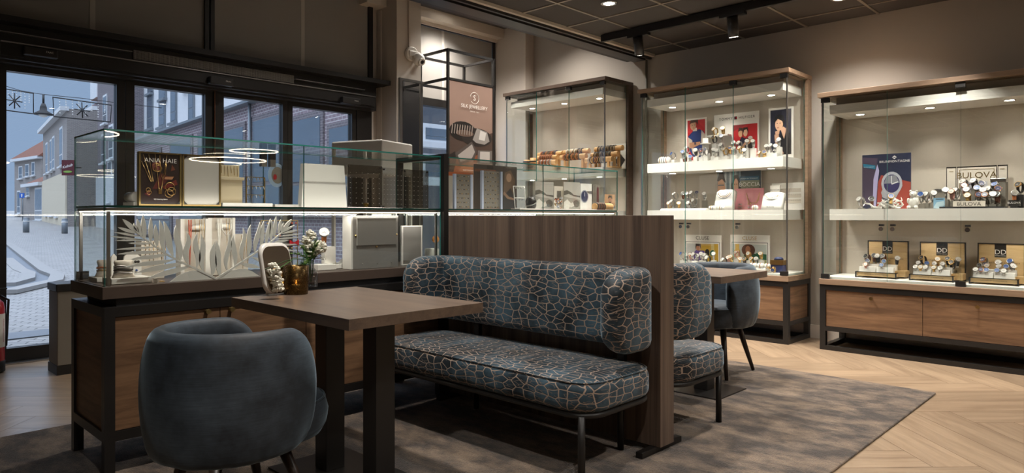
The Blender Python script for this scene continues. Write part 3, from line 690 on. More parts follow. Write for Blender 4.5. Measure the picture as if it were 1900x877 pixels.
# ---- tables
def table(label, cx, cy):
    t = thing('table', label, 'table', (cx, cy, 0), 'pedestal tables')
    MB().box(cx-.345, cx+.345, cy-.5, cy+.5, .793, .837, 'table_y').build('tabletop', t, bevel=.0015)
    MB().box(cx-.22, cx+.22, cy-.33, cy+.33, .783, .793, 'black').build('mounting_plate', t)
    for yy in (-.2, .2): MB().box(cx-.05, cx+.05, cy+yy-.05, cy+yy+.05, .022, .784, 'black_frame').build('leg', t, bevel=.003)
    MB().box(cx-.207, cx+.207, cy-.41, cy+.41, .014, .022, 'black_frame').build('base_plate', t)
    return t
table('grey-brown wooden table with candle and mirror, nearest the viewer', 1.76, 2.70)
table('grey-brown wooden table beyond the partition, bare top', 4.37, 2.54)

# ---- tub chairs
def tub_chair(label):
    c = thing('tub_chair', label, 'chair', (0, 0, 0), 'blue velvet tub chairs')            # faces +x
    prof = [(.225, .355), (.262, .362), (.286, .41), (.302, .50), (.308, .60), (.302, .70), (.288, .77), (.272, .815), (.245, .835), (.218, .825), (.205, .79), (.205, .66), (.208, .52), (.20, .42), (.195, .37)]
    ph0 = 136; rings = []; n = 64
    zmid = .60
    for i in range(n+1):
        # denser near the ends
        q = -1+2*i/n; a = ph0*math.copysign(1-(1-abs(q))**1.35, q)
        e = (ph0-abs(a))*math.pi/180*.28; rc = .13
        k = 1 if e >= rc else math.sqrt(max(0, 1-(1-e/rc)**2)); k2 = 1 if e > .045 else math.sqrt(max(.01, 1-(1-e/.045)**2))
        th = math.pi+R(a); ring = []
        wig = .0
        for j, (r, z) in enumerate(prof):
            rm = .255; rr = rm + (r-rm)*k2
            zt = z if z < zmid else zmid+(z-zmid)*(1-(rc/.235)*(1-k))
            zt = zt if z > zmid-.1 else (zmid-.1)+(zt-(zmid-.1))*(1-.30*(1-k))
            zt -= .012*(abs(a)/ph0)**2 if z > zmid else 0
            if z < .44 and j < 4: rr += .0035*math.sin(a*2.1)+.002*math.sin(a*3.7)
            sx = 1.0; ex = rr*1.0
            ring.append((ex*math.cos(th)*1.03 + (.05 if math.cos(th) > 0 else 0)*math.cos(th), ex*math.sin(th), zt))
        rings.append(ring)
    m = MB(); m.loft(rings, 'velvet_plain'); m.build('shell', c, subsurf=1)
    m = MB(); rr = []
    def oval(s, z):
        return [((.235*math.cos(a)+.165)*s + (.0), .225*math.sin(a)*s, z) if math.cos(a) > 0 else ((.26*math.cos(a)+.165)*s, .225*math.sin(a)*s, z) for a in [2*math.pi*i/40 for i in range(40)]]
    for s, z in ((.82, .365), (.94, .375), (1.0, .41), (1.02, .46), (.99, .50), (.93, .525), (.8, .537), (.5, .545), (.2, .547)): rr.append(oval(s, z))
    m.loft(rr, 'velvet_plain'); m.build('seat', c)
    m = MB(); m.tube([(p[0], p[1], .512) for p in oval(.975, 0)], .004, 'velvet_plain', 5, True); m.build('piping', c)
    MB().cyl((0, 0, .345), (0, 0, .37), .17, 'black', n=28).build('seat_frame', c)
    for x, y in ((-.15, -.14), (-.15, .14), (.20, -.15), (.20, .15)):
        MB().cyl((x*.75, y*.75, .36), (x*1.35, y*1.35, .0), .024, 'dark_leg', .013, n=14).build('leg', c)
    return c
c1 = tub_chair('dark blue velvet tub chair at the near table, seen from behind')
c2 = copy_tree(c1); c2['label'] = 'dark blue velvet tub chair at the far table, beside the oak cabinets'
c1.location = (1.10, 2.50, .02); c1.rotation_euler = (0, 0, R(6)); c1.scale = (.95, .95, .97)
c2.location = (4.97, 2.54, .02); c2.rotation_euler = (0, 0, R(180))

# ================================================================== WALL CABINETS
def cabinet(name, label, y0, y1, zt, wd, board, n_door=3, base=True, shelves=(1.70, 1.185), x0=6.5, x1=7.06):
    c = thing(name, label, 'cabinet', (x0+.28, (y0+y1)/2, 0), 'glass wall cabinets')
    t = .04
    MB().box(x0-.02, x1, y0-.015, y1+.015, zt-.042, zt, board).build('top_board', c, bevel=.002)
    MB().box(x1-.10, x1, y0-.01, y0+.025, .648, zt-.042, board).build('side_post', c); MB().box(x1-.10, x1, y1-.025, y1+.01, .648, zt-.042, board).build('side_post', c)
    MB().box(x1-.03, x1, y0+.025, y1-.025, .66, zt-.042, 'linen').build('back_panel', c)
    MB().box(x0-.012, x1, y0-.005, y1+.005, .598, .648, board).build('base_board', c, bevel=.002)
    MB().box(x0+.03, x1-.03, y0+.03, y1-.03, .648, .668, 'white').build('base_shelf', c)
    m = MB(); f = .05; zb = .175
    for x in (x0, x1-f):
        for y in (y0, y1-f): m.box(x, x+f, y, y+f, 0, .598-f, 'black_frame')
    m.box(x0, x1, y0, y1, .598-f, .598, 'black_frame')
    for z in (0, zb):
        m.box(x0, x0+f, y0+f, y1-f, z, z+.04, 'black_frame').box(x1-f, x1, y0+f, y1-f, z, z+.04, 'black_frame').box(x0+f, x1-f, y0, y0+f, z, z+.04, 'black_frame').box(x0+f, x1-f, y1-f, y1, z, z+.04, 'black_frame')
    m.build('frame', c)
    MB().box(x0+.03, x1-.02, y0+.012, y0+.03, zb+.04, .598-f, 'oak_x').box(x0+.03, x1-.02, y1-.03, y1-.012, zb+.04, .598-f, 'oak_x').box(x0+f, x1-f, y0+f, y1-f, zb+.03, zb+.04, 'black').build('side_panel', c)
    hw = (y1-y0-2*f)/2
    for i in range(2):
        a = y0+f+i*hw
        d = MB().box(x0+.012, x0+.03, a+.002, a+hw-.002, zb+.043, .545, 'oak_y').build('drawer', c)
        k = a+hw/2
        MB().cyl((x0+.012, k, .50), (x0-.02, k, .50), .007, 'gold', n=12).cyl((x0-.016, k, .50), (x0-.024, k, .50), .015, 'gold', n=12).build('knob', d)
    # soffit and shelves with their downlights
    zs = zt-.195
    sf = MB().box(x0+.05, x1-.03, y0+.07, y1-.07, zs, zs+.08, 'white').box(x0+.14, x1-.03, y0+.10, y1-.10, zs+.08, zt-.042, 'linen').build('light_box', c)
    trays = [zs]
    for z in shelves:
        MB().box(x0+.05, x1-.03, y0+.07, y1-.07, z, z+.10, 'white').build('shelf', c); trays.append(z)
    for j, z in enumerate(trays):
        for i in range(3):
            y = y0+.27+(y1-y0-.54)*i/2
            MB().lathe([(.045, 0), (.045, -.004), (.036, -.004), (.034, -.001)], (x0+.25, y, z), 'steel', 18).cyl((x0+.25, y, z-.001), (x0+.25, y, z-.003), .034, 'lamp', n=16).build('downlight', c)
            spot('shelf_light', (x0+.25, y, z-.015), LIGHT['cab'] if j == 0 else LIGHT['cabshelf'], 115, .9, .03, (1, .92, .82), parent=c)
    g = .008; xg = x0+.012; dw = (y1-y0-.04)/n_door; zg0, zg1 = .652, zt-.045
    for i in range(n_door):
        a = y0+.02+i*dw
        d = MB().pane(xg, xg+g, a+.002, a+dw-.002, zg0, zg1).build('glass_door', c)
    MB().pane(xg+g+.002, x1-.10, y0+.02, y0+.02+g, zg0, zg1).build('side_glass', c)
    MB().pane(xg+g+.002, x1-.10, y1-.02-g, y1-.02, zg0, zg1).build('side_glass', c)
    m = MB().box(xg, xg+.012, y0+.012, y0+.024, zg0, zg1, 'steel').box(xg, xg+.012, y1-.024, y1-.012, zg0, zg1, 'steel'); m.build('edge_strip', c)
    for y in (y0+.045, y0+.02+dw, y1-.045):
        for z in (zg1-.045, zg0+.0): MB().box(xg-.012, xg+.02, y-.035, y+.035, z, z+.042, 'black').box(xg-.013, xg-.010, y-.035, y+.035, z, z+.004, 'chrome').build('hinge', c)
    for y in (y0+.02+dw-.05 if False else y1-.02-dw+.045, y1-.02-dw-.045, y0+.02+dw-.05):
        MB().box(xg-.014, xg+.02, y-.018, y+.018, 1.135, 1.152, 'black').cyl((xg-.012, y, 1.11), (xg-.02, y, 1.11), .018, 'chrome', n=14).build('lock', c)
    return c
cabinet('wall_cabinet', 'tallest glass wall cabinet, dark brown top board, bracelet rolls inside', 4.74, 6.38, 2.85, 1, 'walnut_y')
cabinet('wall_cabinet', 'oak-topped glass wall cabinet with red and blue portrait posters, in the middle', 2.61, 4.27, 2.63, 1, 'board_y')
cabinet('wall_cabinet', 'lowest glass wall cabinet at the right edge, oak top, two drawers in full view', .66, 2.32, 2.35, 1, 'board_y', shelves=(1.185,))

# ================================================================== GOODS ON DISPLAY
WPROTO = {}
def watch(p, style, label, group, size=1.2, rz=0.0, flatdown=False):
    case, dial, strap = style
    key = (style, flatdown)
    if key not in WPROTO:
        o = thing('watch', label, 'watch', (0, 0, 0), group)
        n = 20; rings = []
        for i in range(n):
            a = 2*math.pi*i/n; wd = .0085+.002*max(0, math.cos(a-2.4)); ca, sa = math.cos(a), math.sin(a)
            rings.append([(.024*ca+dx*ca, sy*wd, .031*sa+dx*sa) for dx, sy in ((0, -1), (.003, -1), (.003, 1), (0, 1))])
        MB().loft(rings, strap, wrap=True).build('strap', o)
        nn = Vector((-.86, 0, .51)); c = Vector((-.0215, 0, .019))
        k = MB().cyl(c, c+nn*.008, .0205, case, n=22).tube([c+nn*.008+.0185*(math.cos(a)*Vector((0, 1, 0))+math.sin(a)*nn.cross(Vector((0, 1, 0)))) for a in [i*math.pi/9 for i in range(18)]], .0022, case, 5, True)
        k.cyl(c+nn*.004+Vector((0, -.020, 0)), c+nn*.004+Vector((0, -.0245, 0)), .003, case, n=8)
        k.build('case', o)
        d = MB().cyl(c+nn*.0082, c+nn*.0088, .0168, dial, n=22)
        up = nn.cross(Vector((0, 1, 0)))
        for a, l in ((.9, .013), (-.7, .010)):
            v = (math.cos(a)*up+math.sin(a)*Vector((0, 1, 0))); q = c+nn*.0094
            d.obox(q+v*l/2, v*l/2, nn.cross(v)*.0009, nn*.0003, 'steel' if dial in ('navy', 'black', 'print_blue') else 'black')
        d.build('dial', o)
        WPROTO[key] = o; fresh = True
    else: o = copy_tree(WPROTO[key]); fresh = False
    o['label'] = label; o['group'] = group; o['category'] = 'watch'
    o.location = p; o.scale = (size,)*3; o.rotation_euler = (0, R(-42) if flatdown else 0, rz)
    return o
SM, SG, GG, RG = 'steel', 'gold', 'gold', 'rosegold'
ST = [('steel', 'navy', 'steel'), ('steel', 'watch_white', 'steel'), ('steel', 'print_blue', 'steel'), ('gold', 'watch_white', 'gold'), ('steel', 'black', 'leather_brown'),
      ('steel', 'watch_white', 'leather_black'), ('rosegold', 'watch_white', 'rose_strap'), ('gold', 'black', 'leather_black'), ('gold', 'navy', 'gold'), ('steel', 'greygreen', 'leather_tan'), ('rosegold', 'navy', 'steel')]
NM = {'steel': 'steel', 'gold': 'gold', 'rosegold': 'rose gold', 'navy': 'dark blue', 'white_gloss': 'white', 'watch_white': 'white', 'print_blue': 'blue', 'black': 'black', 'greygreen': 'grey',
      'leather_brown': 'brown leather', 'leather_black': 'black leather', 'rose_strap': 'pink leather', 'leather_tan': 'tan leather'}
def near_front(lst):
    return sorted(lst, key=lambda q: q[0])
RISER = 0
def watches(lst, where, group, shelf, xp, rmat='white', size=1.1, rlabel='white', rgap=.0):
    """lst: (u, v, style index, optional depth plane); placed on the shelf, each with its riser"""
    order = sorted(range(len(lst)), key=lambda i: lst[i][0]); nr = 0
    for rank, i in enumerate(order):
        u, v, s = lst[i][:3]; X = lst[i][3] if len(lst[i]) > 3 else xp
        x, y, z = at(u, v, x=X); st = ST[s]
        z = max(z, shelf+.040*size)
        nm = '%s watch with %s dial, %s from left %s' % (NM[st[0]], NM[st[1]], ORD[rank], where)
        if z-.036*size > shelf+.02:
            top = z-.0345*size
            r = thing('display_riser', '%s riser block under the %s watch from left %s' % (rlabel, ORD[rank], where), 'display block', (x, y, shelf), group + ' risers')
            MB().box(x-.022, x+.022, y-.024, y+.024, shelf, top-.012, rmat).build('block', r)
            MB().box(x-.006, x+.006, y-.008, y+.008, top-.012, top, 'white').build('clip', r)
        else: z = shelf+.0345*size
        watch((x, y, z), st, nm, group, size, R(((i*37) % 50)-25))

# ---- middle cabinet
xb = 7.028
def board(name, u0, u1, v0, v1, x, zb, label, cat, mat='white', th=.012, border=.015):
    """upright board facing the room; returns thing, picture function, width, height"""
    y0 = at(u0, v0, x=x)[1]; y1 = at(u1, v0, x=x)[1]; z1 = at(u0, v0, x=x)[2]
    t = thing(name, label, cat, (x, (y0+y1)/2, zb), None)
    MB().box(x, x+th, y1, y0, zb, z1, mat).build('board', t)
    return t, FACE_X(x, y0, zb), y0-y1, z1-zb
man = [('r', 0, 0, 1, 1, 'b8262c'), ('p', [(.45, 1), (1, .75), (1, 1)], 'c8383c'), ('p', [(.08, .30), (.30, .10), (.80, 0), (.95, .0), (.92, .70), (.70, .76), (.36, .74), (.04, .60)], '24376f'),
       ('p', [(.04, .58), (.28, .50), (.30, .34), (.05, .30)], 'cfc4b4'), ('p', [(.80, .74), (1, .62), (1, .40), (.78, .42)], 'cfc4b4'), ('p', [(.12, .44), (.74, .45), (.74, .38), (.30, .30), (.12, .30)], 'b98a6c'),
       ('p', [(.24, .30), (.56, .28), (.72, .12), (.6, .06), (.32, .16)], 'd8cec0'), ('p', [(.30, .78), (.55, .80), (.56, .72), (.34, .72)], 'ddd6cc'), ('e', .34, .86, .17, .115, 'c49a7e'), ('p', [(.12, .90), (.2, 1), (.62, 1), (.60, .86), (.52, .94), (.26, .93)], '4a3326'),
       ('e', .30, .865, .03, .008, '2a1c16'), ('e', .44, .875, .03, .008, '2a1c16'), ('e', .38, .80, .04, .008, '8c5548'), ('r', .42, .38, .50, .44, '27324f')]
t, fn, W_, H_ = board('portrait_poster', 1273, 1311, 221, 290, xb-.075, 1.80, 'red portrait poster of a person in a blue and cream jacket, top shelf', 'poster')
m = MB(); art(m, lambda a, b, c: fn(a+.018, b+.05, c), W_-.036, H_-.07, man); m.build('print', t)
t, fn, W_, H_ = board('brand_display', 1325, 1408, 214, 292, xb-.06, 1.80, 'white brand panel with a red picture of a hugging couple, centre of the top shelf', 'display panel')
couple = [('r', 0, 0, 1, 1, 'b8262c'), ('p', [(0, 1), (.6, 1), (0, .8)], '8a2a30'), ('p', [(.20, 0), (.22, .45), (.38, .62), (.56, .55), (.62, .0)], '1f2338'), ('p', [(.42, .0), (.46, .45), (.60, .58), (.82, .5), (.86, .2), (.95, 0)], '2b2626'),
          ('p', [(.34, .30), (.50, .46), (.80, .62), (.84, .50), (.62, .36), (.40, .22)], 'c59877'), ('e', .72, .58, .09, .05, 'cfc4bc'), ('e', .32, .73, .085, .12, 'c59877'), ('p', [(.22, .78), (.26, .90), (.42, .90), (.42, .78), (.34, .82)], '3d2a20'),
          ('e', .53, .75, .09, .13, 'd0a488'), ('p', [(.42, .66), (.44, .90), (.62, .90), (.64, .72), (.58, .84), (.48, .82)], '2a1d18'), ('r', .50, .30, .55, .36, '2b2f45')]
y_, z_ = W_*.41, .05
m = MB(); art(m, lambda a, b, c: fn(a+W_*.43, b+.05, c), W_*.54, H_*.66, couple); m.build('print', t)
m = MB(); text_into(m, 'TOMMY', fn, W_*.27, H_*.875, .038, 'black', spacing=1.25); text_into(m, 'HILFIGER', fn, W_*.74, H_*.875, .038, 'black', spacing=1.2); m.build('lettering', t); m = MB()
for a0, c_ in ((.465, 'navy'), (.495, 'white'), ): m.add([fn(W_*(.465), H_*.87, .002), fn(W_*.525, H_*.87, .002), fn(W_*.525, H_*.93, .002), fn(W_*.465, H_*.93, .002)], [(0, 1, 2, 3)], 'navy')
m.add([fn(W_*.495, H_*.88, .003), fn(W_*.525, H_*.88, .003), fn(W_*.525, H_*.92, .003), fn(W_*.495, H_*.92, .003)], [(0, 1, 2, 3)], 'red'); m.build('logo_flag', t)
lx = at(1320, 252, x=6.93)
l = MB().box(6.87, 6.96, at(1355, 250, x=6.93)[1], at(1317, 250, x=6.93)[1], 2.085, 2.10, 'white').build('ledge', t)
lady = [('r', 0, 0, 1, 1, '23263a'), ('p', [(.2, 0), (.34, .30), (.55, .50), (.8, .55), (1, .45), (1, 0)], '15151b'), ('p', [(.20, .45), (.40, .48), (.44, .20), (.66, .02), (.5, 0), (.34, .1), (.22, .3)], 'c49a80'), ('p', [(.5, .55), (.62, .62), (.78, .56), (.66, .34)], 'c9a088'),
        ('e', .42, .67, .19, .14, 'cfa68c'), ('p', [(.18, .70), (.22, .84), (.42, .90), (.64, .86), (.72, .72), (.64, .62), (.58, .74), (.36, .80)], '141215'), ('e', .34, .70, .035, .008, '1f1412'), ('e', .48, .70, .035, .008, '1f1412'), ('e', .38, .60, .05, .01, '9c5a50'), ('p', [(.24, .52), (.46, .55), (.44, .46), (.26, .45)], 'c49a80'), ('r', .26, .28, .38, .33, 'c9c9cc')]
t, fn, W_, H_ = board('portrait_poster', 1426, 1472, 202, 294, xb-.075, 1.80, 'dark blue portrait poster of a short-haired person dressed in black', 'poster')
m = MB(); art(m, lambda a, b, c: fn(a+.02, b+.05, c), W_-.04, H_-.07, lady); m.build('print', t)
M1 = [(1249.7, 289, 2), (1267.7, 285.6, 2), (1271, 294, 4, 6.68), (1276, 277.8, 1, 6.8), (1281, 296, 2, 6.66), (1291.6, 282.6, 5), (1302.4, 282.6, 10), (1311, 281.4, 0), (1324, 281.4, 1), (1331, 283, 1, 6.7), (1339.5, 273, 1), (1326.3, 258.7, 7, 6.82), (1338.3, 256.3, 0, 6.82)]
watches(M1, 'below the left red poster', 'watches on the middle cabinet top shelf', 1.80, 6.74)
M1b = [(1347, 281, 3), (1355.3, 279, 8, 6.8), (1362.5, 268.7, 1, 6.82), (1373, 268.7, 1, 6.85), (1386, 266, 1, 6.84), (1398, 266, 1, 6.84), (1363, 280, 1, 6.7), (1375, 278, 3, 6.76), (1381, 283, 1, 6.7)]
watches(M1b, 'before the hugging couple picture', 'watches on the middle cabinet top shelf', 1.80, 6.74)
M1c = [(1412.4, 283.7, 3), (1419, 284, 8, 6.7), (1424, 275, 1, 6.8), (1432.7, 274, 1), (1438.6, 275, 1, 6.7), (1445.8, 263.4, 1, 6.8)]
watches(M1c, 'before the dark blue portrait', 'watches on the middle cabinet top shelf', 1.80, 6.74)
for i, (u, v) in enumerate(((1328, 236), (1342, 235))):
    x, y, z = at(u, v, x=6.91); watch((x, y, 2.10+.0345*1.2), ST[3], 'gold watch, %s on the small white ledge of the brand panel' % ('left' if i == 0 else 'right'), 'watches on the ledge', 1.2, R(-20+30*i))
def cushion_roll(u0, u1, x, zb, label, bands, cat='bracelet cushion', r=.04, mat='white', name='bracelet_cushion', kind='bracelet', blabel='bracelet'):
    y0, y1 = at(u0, 300, x=x)[1], at(u1, 300, x=x)[1]; t = thing(name, label, cat, (x, (y0+y1)/2, zb), None)
    m = MB(); n = 10; rings = []
    for i in range(n+1):
        q = i/n; rr = r*(1-.35*(2*q-1)**8); rings.append([(x+rr*math.cos(a), y0+(y1-y0)*q, zb+r+rr*math.sin(a)) for a in [2*math.pi*k/18 for k in range(18)]])
    m.loft(rings, mat); m.build('cushion', t)
    for i, bm_ in enumerate(bands):
        yy = y0+(y1-y0)*(i+1)/(len(bands)+1); rr = r*1.05
        o = MB().tube([(x+rr*math.cos(a), yy, zb+r+rr*math.sin(a)) for a in [2*math.pi*k/18 for k in range(18)]], .004, bm_, 6, True).build(kind)
        tag(o, '%s %s, %s along %s' % (NM.get(bm_, bm_), blabel, ORD[i], label), blabel.split()[-1])
cushion_roll(1223, 1243, 6.66, 1.80, 'white bracelet roll at the left end of the top shelf', ['gold', 'steel', 'black', 'rosegold'])
x, y, z = at(1309, 272, x=6.85)
t = thing('round_display', 'small white pedestal before the red left poster', 'display block', (x, y, 1.8)); MB().lathe([(.05, 0), (.05, .10), (.035, .11), (.035, .2), (.055, .205), (.055, .215), (.03, .22), (.03, .27)], (x, y, 1.80), 'white').build('pedestal', t)
# shelf 2
t, fn, W_, H_ = board('couple_banner', 1331, 1412, 319, 352, xb-.06, 1.40, 'striped banner showing two faces beside a dark brand box, middle shelf', 'poster', 'white')
bd = [('r', 0, 0, 1, 1, '8d979c')] + [('r', .06*i, 0, .06*i+.03, 1, 'b9bfbd' if i % 2 else '5f6c74') for i in range(1, 9)] + [
      ('p', [(.0, 0), (.02, .7), (.14, .9), (.20, .4), (.17, 0)], 'c09273'), ('p', [(.0, .68), (.05, .95), (.15, .96), (.21, .60), (.18, .62), (.12, .74), (.04, .66)], '2f251f'), ('r', .03, .50, .17, .54, '46525c'), ('p', [(.36, 0), (.34, .5), (.40, .85), (.50, .88), (.56, .5), (.6, 0)], '2a1f1c'), ('e', .45, .48, .055, .26, 'd1a68a'), ('r', .41, .52, .43, .55, '33241e'), ('r', .46, .52, .48, .55, '33241e'),
      ('r', .56, 0, 1, 1, '2c3540'), ('r', .53, .66, .97, .80, '2b5570'), ('r', .56, .34, .98, .66, '8a8a74'), ('p', [(.62, 0), (.66, .28), (.92, .30), (.94, 0)], 'b9bcbd')]
m = MB(); art(m, fn, W_, H_, bd); m.build('print', t)
m = MB(); text_into(m, 'BOCCIA', fn, W_*.76, H_*.45, .062, 'white', .016); text_into(m, 'DESIGN IN TITANIUM', fn, W_*.75, H_*.70, .020, 'white', .016); text_into(m, 'titanium', fn, W_*.76, H_*.36, .022, 'white', .016); m.build('lettering', t)
t, fn, W_, H_ = board('jewellery_card', 1362.5, 1417, 350, 388, xb-.10, 1.285, 'large pink card showing a gold chain and drop shapes, middle shelf', 'jewellery card', flat('pink', 'd9939c', .6))
m = MB(); m.add([fn(W_*.36, H_*.22, .001), fn(W_*.97, H_*.22, .001), fn(W_*.97, H_*.92, .001), fn(W_*.36, H_*.92, .001)], [(0, 1, 2, 3)], flat('pink2', 'cf8790', .6)); m.build('print', t)
m = MB(); m.tube([fn(W_*(.46+.20*math.cos(a)+.2), H_*(.62+.30*math.sin(a)), .006) for a in [math.pi*(1+k/12) for k in range(13)]], .003, 'gold', 5)
m.tube([fn(W_*(.42), H_*.80, .006), fn(W_*.50, H_*.3, .006)], .003, 'gold', 5).tube([fn(W_*.88, H_*.80, .006), fn(W_*.76, H_*.3, .006)], .003, 'gold', 5); m.build('necklace', t)
m = MB()
for i in range(4): m.ball(fn(W_*(.18+.07*(i % 2)), H_*(.13+.14*(i//2)), .01), .009, 'steel', 6)
for i in range(2): m.ball(fn(W_*(.50+.07*i), H_*.13, .01), .009, 'steel', 6).ball(fn(W_*(.5+.07*i), H_*.28, .01), .009, 'gold', 6)
m.build('earring', t)
t, fn, W_, H_ = board('earring_board', 1432, 1492, 340, 392, xb-.07, 1.285, 'white earring board with rows of small carded studs at the right of the middle shelf', 'earring board')
for r_ in range(3):
    m = MB()
    for i in range(6):
        a, b = W_*(.20+.13*i), H_*(.72-.2*r_); m.add([fn(a-.022, b-.02, .002), fn(a+.022, b-.02, .002), fn(a+.022, b+.02, .002), fn(a-.022, b+.02, .002)], [(0, 1, 2, 3)], 'cream')
        m.ball(fn(a-.01, b+.01, .004), .004, 'steel', 5).ball(fn(a+.01, b+.01, .004), .004, 'steel', 5)
    lab(m.build('stud_row', t), 'row of carded studs')
t, fn, W_, H_ = board('small_brand_card', 1429, 1447, 344, 372, xb-.12, 1.285, 'small white brand card with a portrait, behind the right necklace bust', 'card')
m = MB(); art(m, lambda a, b, c: fn(a+W_*.12, b+H_*.3, c), W_*.76, H_*.36, [('r', 0, 0, 1, 1, '8e8b88'), ('e', .5, .45, .3, .5, 'c79d86'), ('e', .5, .85, .33, .3, '6b2f22')]); text_into(m, 'BOCCIA', fn, W_*.5, H_*.78, .026, 'black'); m.build('print', t)
def bust(u0, u1, vt, x, zb, label, scale=1.0, mat='white_gloss', chains=3, word=None):
    y0, y1 = at(u0, 380, x=x)[1], at(u1, 380, x=x)[1]; zt = at(u0, vt, x=x)[2]; wd = y0-y1; hh = zt-zb; yc = (y0+y1)/2
    t = thing('necklace_stand', label, 'necklace stand', (x, yc, zb), 'necklace stands')
    rings = []
    for q, ws, xo in ((0, .5, -.02), (.3, .485, -.005), (.6, .5, .02), (.82, .50, .04), (.93, .44, .05), (1, .32, .055)):
        rings.append([(x+xo-.012-.02*math.cos(a*math.pi/2)*(1 if q < .9 else .5), yc+a*wd*ws, zb+hh*q) for a in [k/5 for k in range(-5, 6)]] + [(x+xo+.05, yc+wd*ws, zb+hh*q), (x+xo+.05, yc-wd*ws, zb+hh*q)])
    MB().loft(rings, mat).build('bust', t)
    cols = ['steel', 'gold', 'steel', 'steel']
    for k in range(chains):
        rr = .20+.085*k; pts = []
        for i in range(15):
            a = math.pi*(1+i/14); zz = .86+ (rr*1.75)*math.sin(a)*.9/1.0 * (.5 if wd < hh else .5)
            q = min(.97, zz); pts.append((x-.035+.055*max(0, q-.3), yc-wd*rr*math.cos(a)*-1.0*1.05, zb+hh*q))
        MB().tube(pts, .0032, cols[k], 5).build('necklace_chain', t)
    if word:
        fn = lambda a, b, c: (x-.045-c, yc-a, zb+b); m = MB(); text_into(m, word, fn, 0, hh*.12, .02, 'black'); m.build('lettering', t)
bust(1327, 1361, 352, 6.74, 1.285, 'white necklace bust with silver and gold chains, left of the pink card', word='BOCCIA')
bust(1414, 1452, 357, 6.70, 1.285, 'white necklace bust with silver chains, right of the pink card', word='BOCCIA')
M2 = [(1254, 363, 1, 6.82), (1268, 363, 4, 6.82), (1276, 363, 0, 6.85), (1285, 361, 1, 6.85), (1293, 361, 0, 6.82), (1307.8, 363, 1, 6.82), (1242.7, 377.7, 3), (1249, 376.7, 1), (1260, 377.7, 3), (1278.6, 374.6, 4), (1279, 383, 1, 6.68), (1289, 375, 1)]
watches(M2, 'above the white wedge tray', 'watches on the middle cabinet middle shelf', 1.305, 6.76, rmat='clear_acrylic', rlabel='clear')
y0, y1 = at(1228, 390, x=6.62)[1], at(1312, 390, x=6.62)[1]
t = thing('wedge_tray', 'long white wedge tray under the watches on the middle shelf', 'tray', (6.7, (y0+y1)/2, 1.285)); MB().prism([(0, 0), (.30, 0), (.30, .02), (.03, .02)], lambda a, b, c: (6.58+a, y1+c, 1.285+b), y0-y1, 'white').build('tray', t)
for (ua, ub, l) in ((1316, 1328, 'left'), (1333, 1345, 'middle'), (1396, 1406, 'right')):
    cushion_roll(ua, ub, 6.60, 1.285, 'the %s small white ring roll of three' % l, ['gold', 'steel'], r=.022, name='ring_cushion', kind='ring_band', cat='cushion', blabel='ring')
# shelf 3
for (ua, ub, nm, who) in ((1270, 1338, 'black', 0), (1355, 1428, 'gold', 1)):
    t, fn, W_, H_ = board('brand_display', ua, ub, 435, 492, xb-.08, .668, ('white brand panel with a purple-dressed person and a green watch, bottom shelf' if who == 0 else 'white brand panel with a curly-haired person in green and a gold watch, bottom shelf'), 'display panel')
    m = MB(); frame_pts = [(.04, .12), (.96, .12), (.96, .78), (.04, .78)]
    m.add([fn(a*W_, b*H_, .001) for a, b in frame_pts], [(0, 1, 2, 3)], 'black'); m.add([fn((a-.5)*.98*W_+.5*W_, (b-.45)*.96*H_+.45*H_, .0018) for a, b in frame_pts], [(0, 1, 2, 3)], 'white')
    if who == 0: sh = [('r', 0, 0, 1, 1, 'c4c5c2'), ('r', .42, 0, 1, 1, 'c9a238'), ('p', [(.14, .0), (.18, .35), (.30, .62), (.56, .60), (.64, .2), (.62, 0)], '5f4590'), ('e', .37, .76, .07, .17, 'b9805f'), ('p', [(.28, .62), (.29, 1), (.45, 1), (.47, .6), (.43, .85), (.32, .86)], '38241c'), ('e', .66, .5, .07, .2, '1d1b1f'), ('r', .78, .5, .88, 1, 'd9c58a'), ('e', .83, .48, .1, .2, 'd9c58a'), ('e', .83, .48, .085, .17, '1d6a55')]
    else: sh = [('r', 0, 0, 1, 1, 'c9cfca'), ('p', [(.6, .3), (1, .2), (1, .5), (.7, .55)], '1f5a3f'), ('p', [(.32, 0), (.34, .45), (.5, .6), (.68, .5), (.78, 0)], '1d4d37'), ('e', .47, .70, .20, .32, '5b3828'), ('e', .46, .72, .075, .20, 'b27a58'), ('e', .46, .62, .035, .02, 'efe6df'), ('p', [(.40, .45), (.5, .5), (.54, .3), (.42, .28)], 'b27a58'), ('r', .08, .40, .20, 1, 'd3ae5c'), ('r', .05, .3, .23, .70, 'd3ae5c'), ('r', .075, .35, .205, .65, 'e3d8b8'), ('r', .9, .0, 1, .2, 'b3b37a')]
    art(m, lambda a, b, c: fn(a+W_*.07, b+H_*.16, c+.0015), W_*.86, H_*.56, sh); m.build('print', t)
    m = MB(); text_into(m, 'CLUSE', fn, W_*.5, H_*.85, .055, nm, spacing=1.05); m.build('lettering', t)
M3 = [(1266.9, 474, 2), (1274, 476, 1), (1282.4, 475, 6), (1288.8, 475, 1, 6.72), (1294, 477.5, 1), (1302.4, 474, 1), (1308.8, 476, 1), (1314.3, 481, 5, 6.7), (1324.3, 474, 1)]
watches(M3, 'before the purple-dress panel', 'watches on the middle cabinet bottom shelf', .668, 6.78)
M3b = [(1344.4, 485, 5, 6.7), (1351.7, 481, 6), (1358, 479.3, 3), (1367.8, 472, 6, 6.86), (1373, 483.4, 3), (1381.7, 483.4, 7), (1390.4, 474, 3, 6.84), (1396.6, 483.4, 3), (1403, 483.4, 1), (1412.5, 474, 3, 6.84)]
watches(M3b, 'before the green-dress panel', 'watches on the middle cabinet bottom shelf', .668, 6.78)
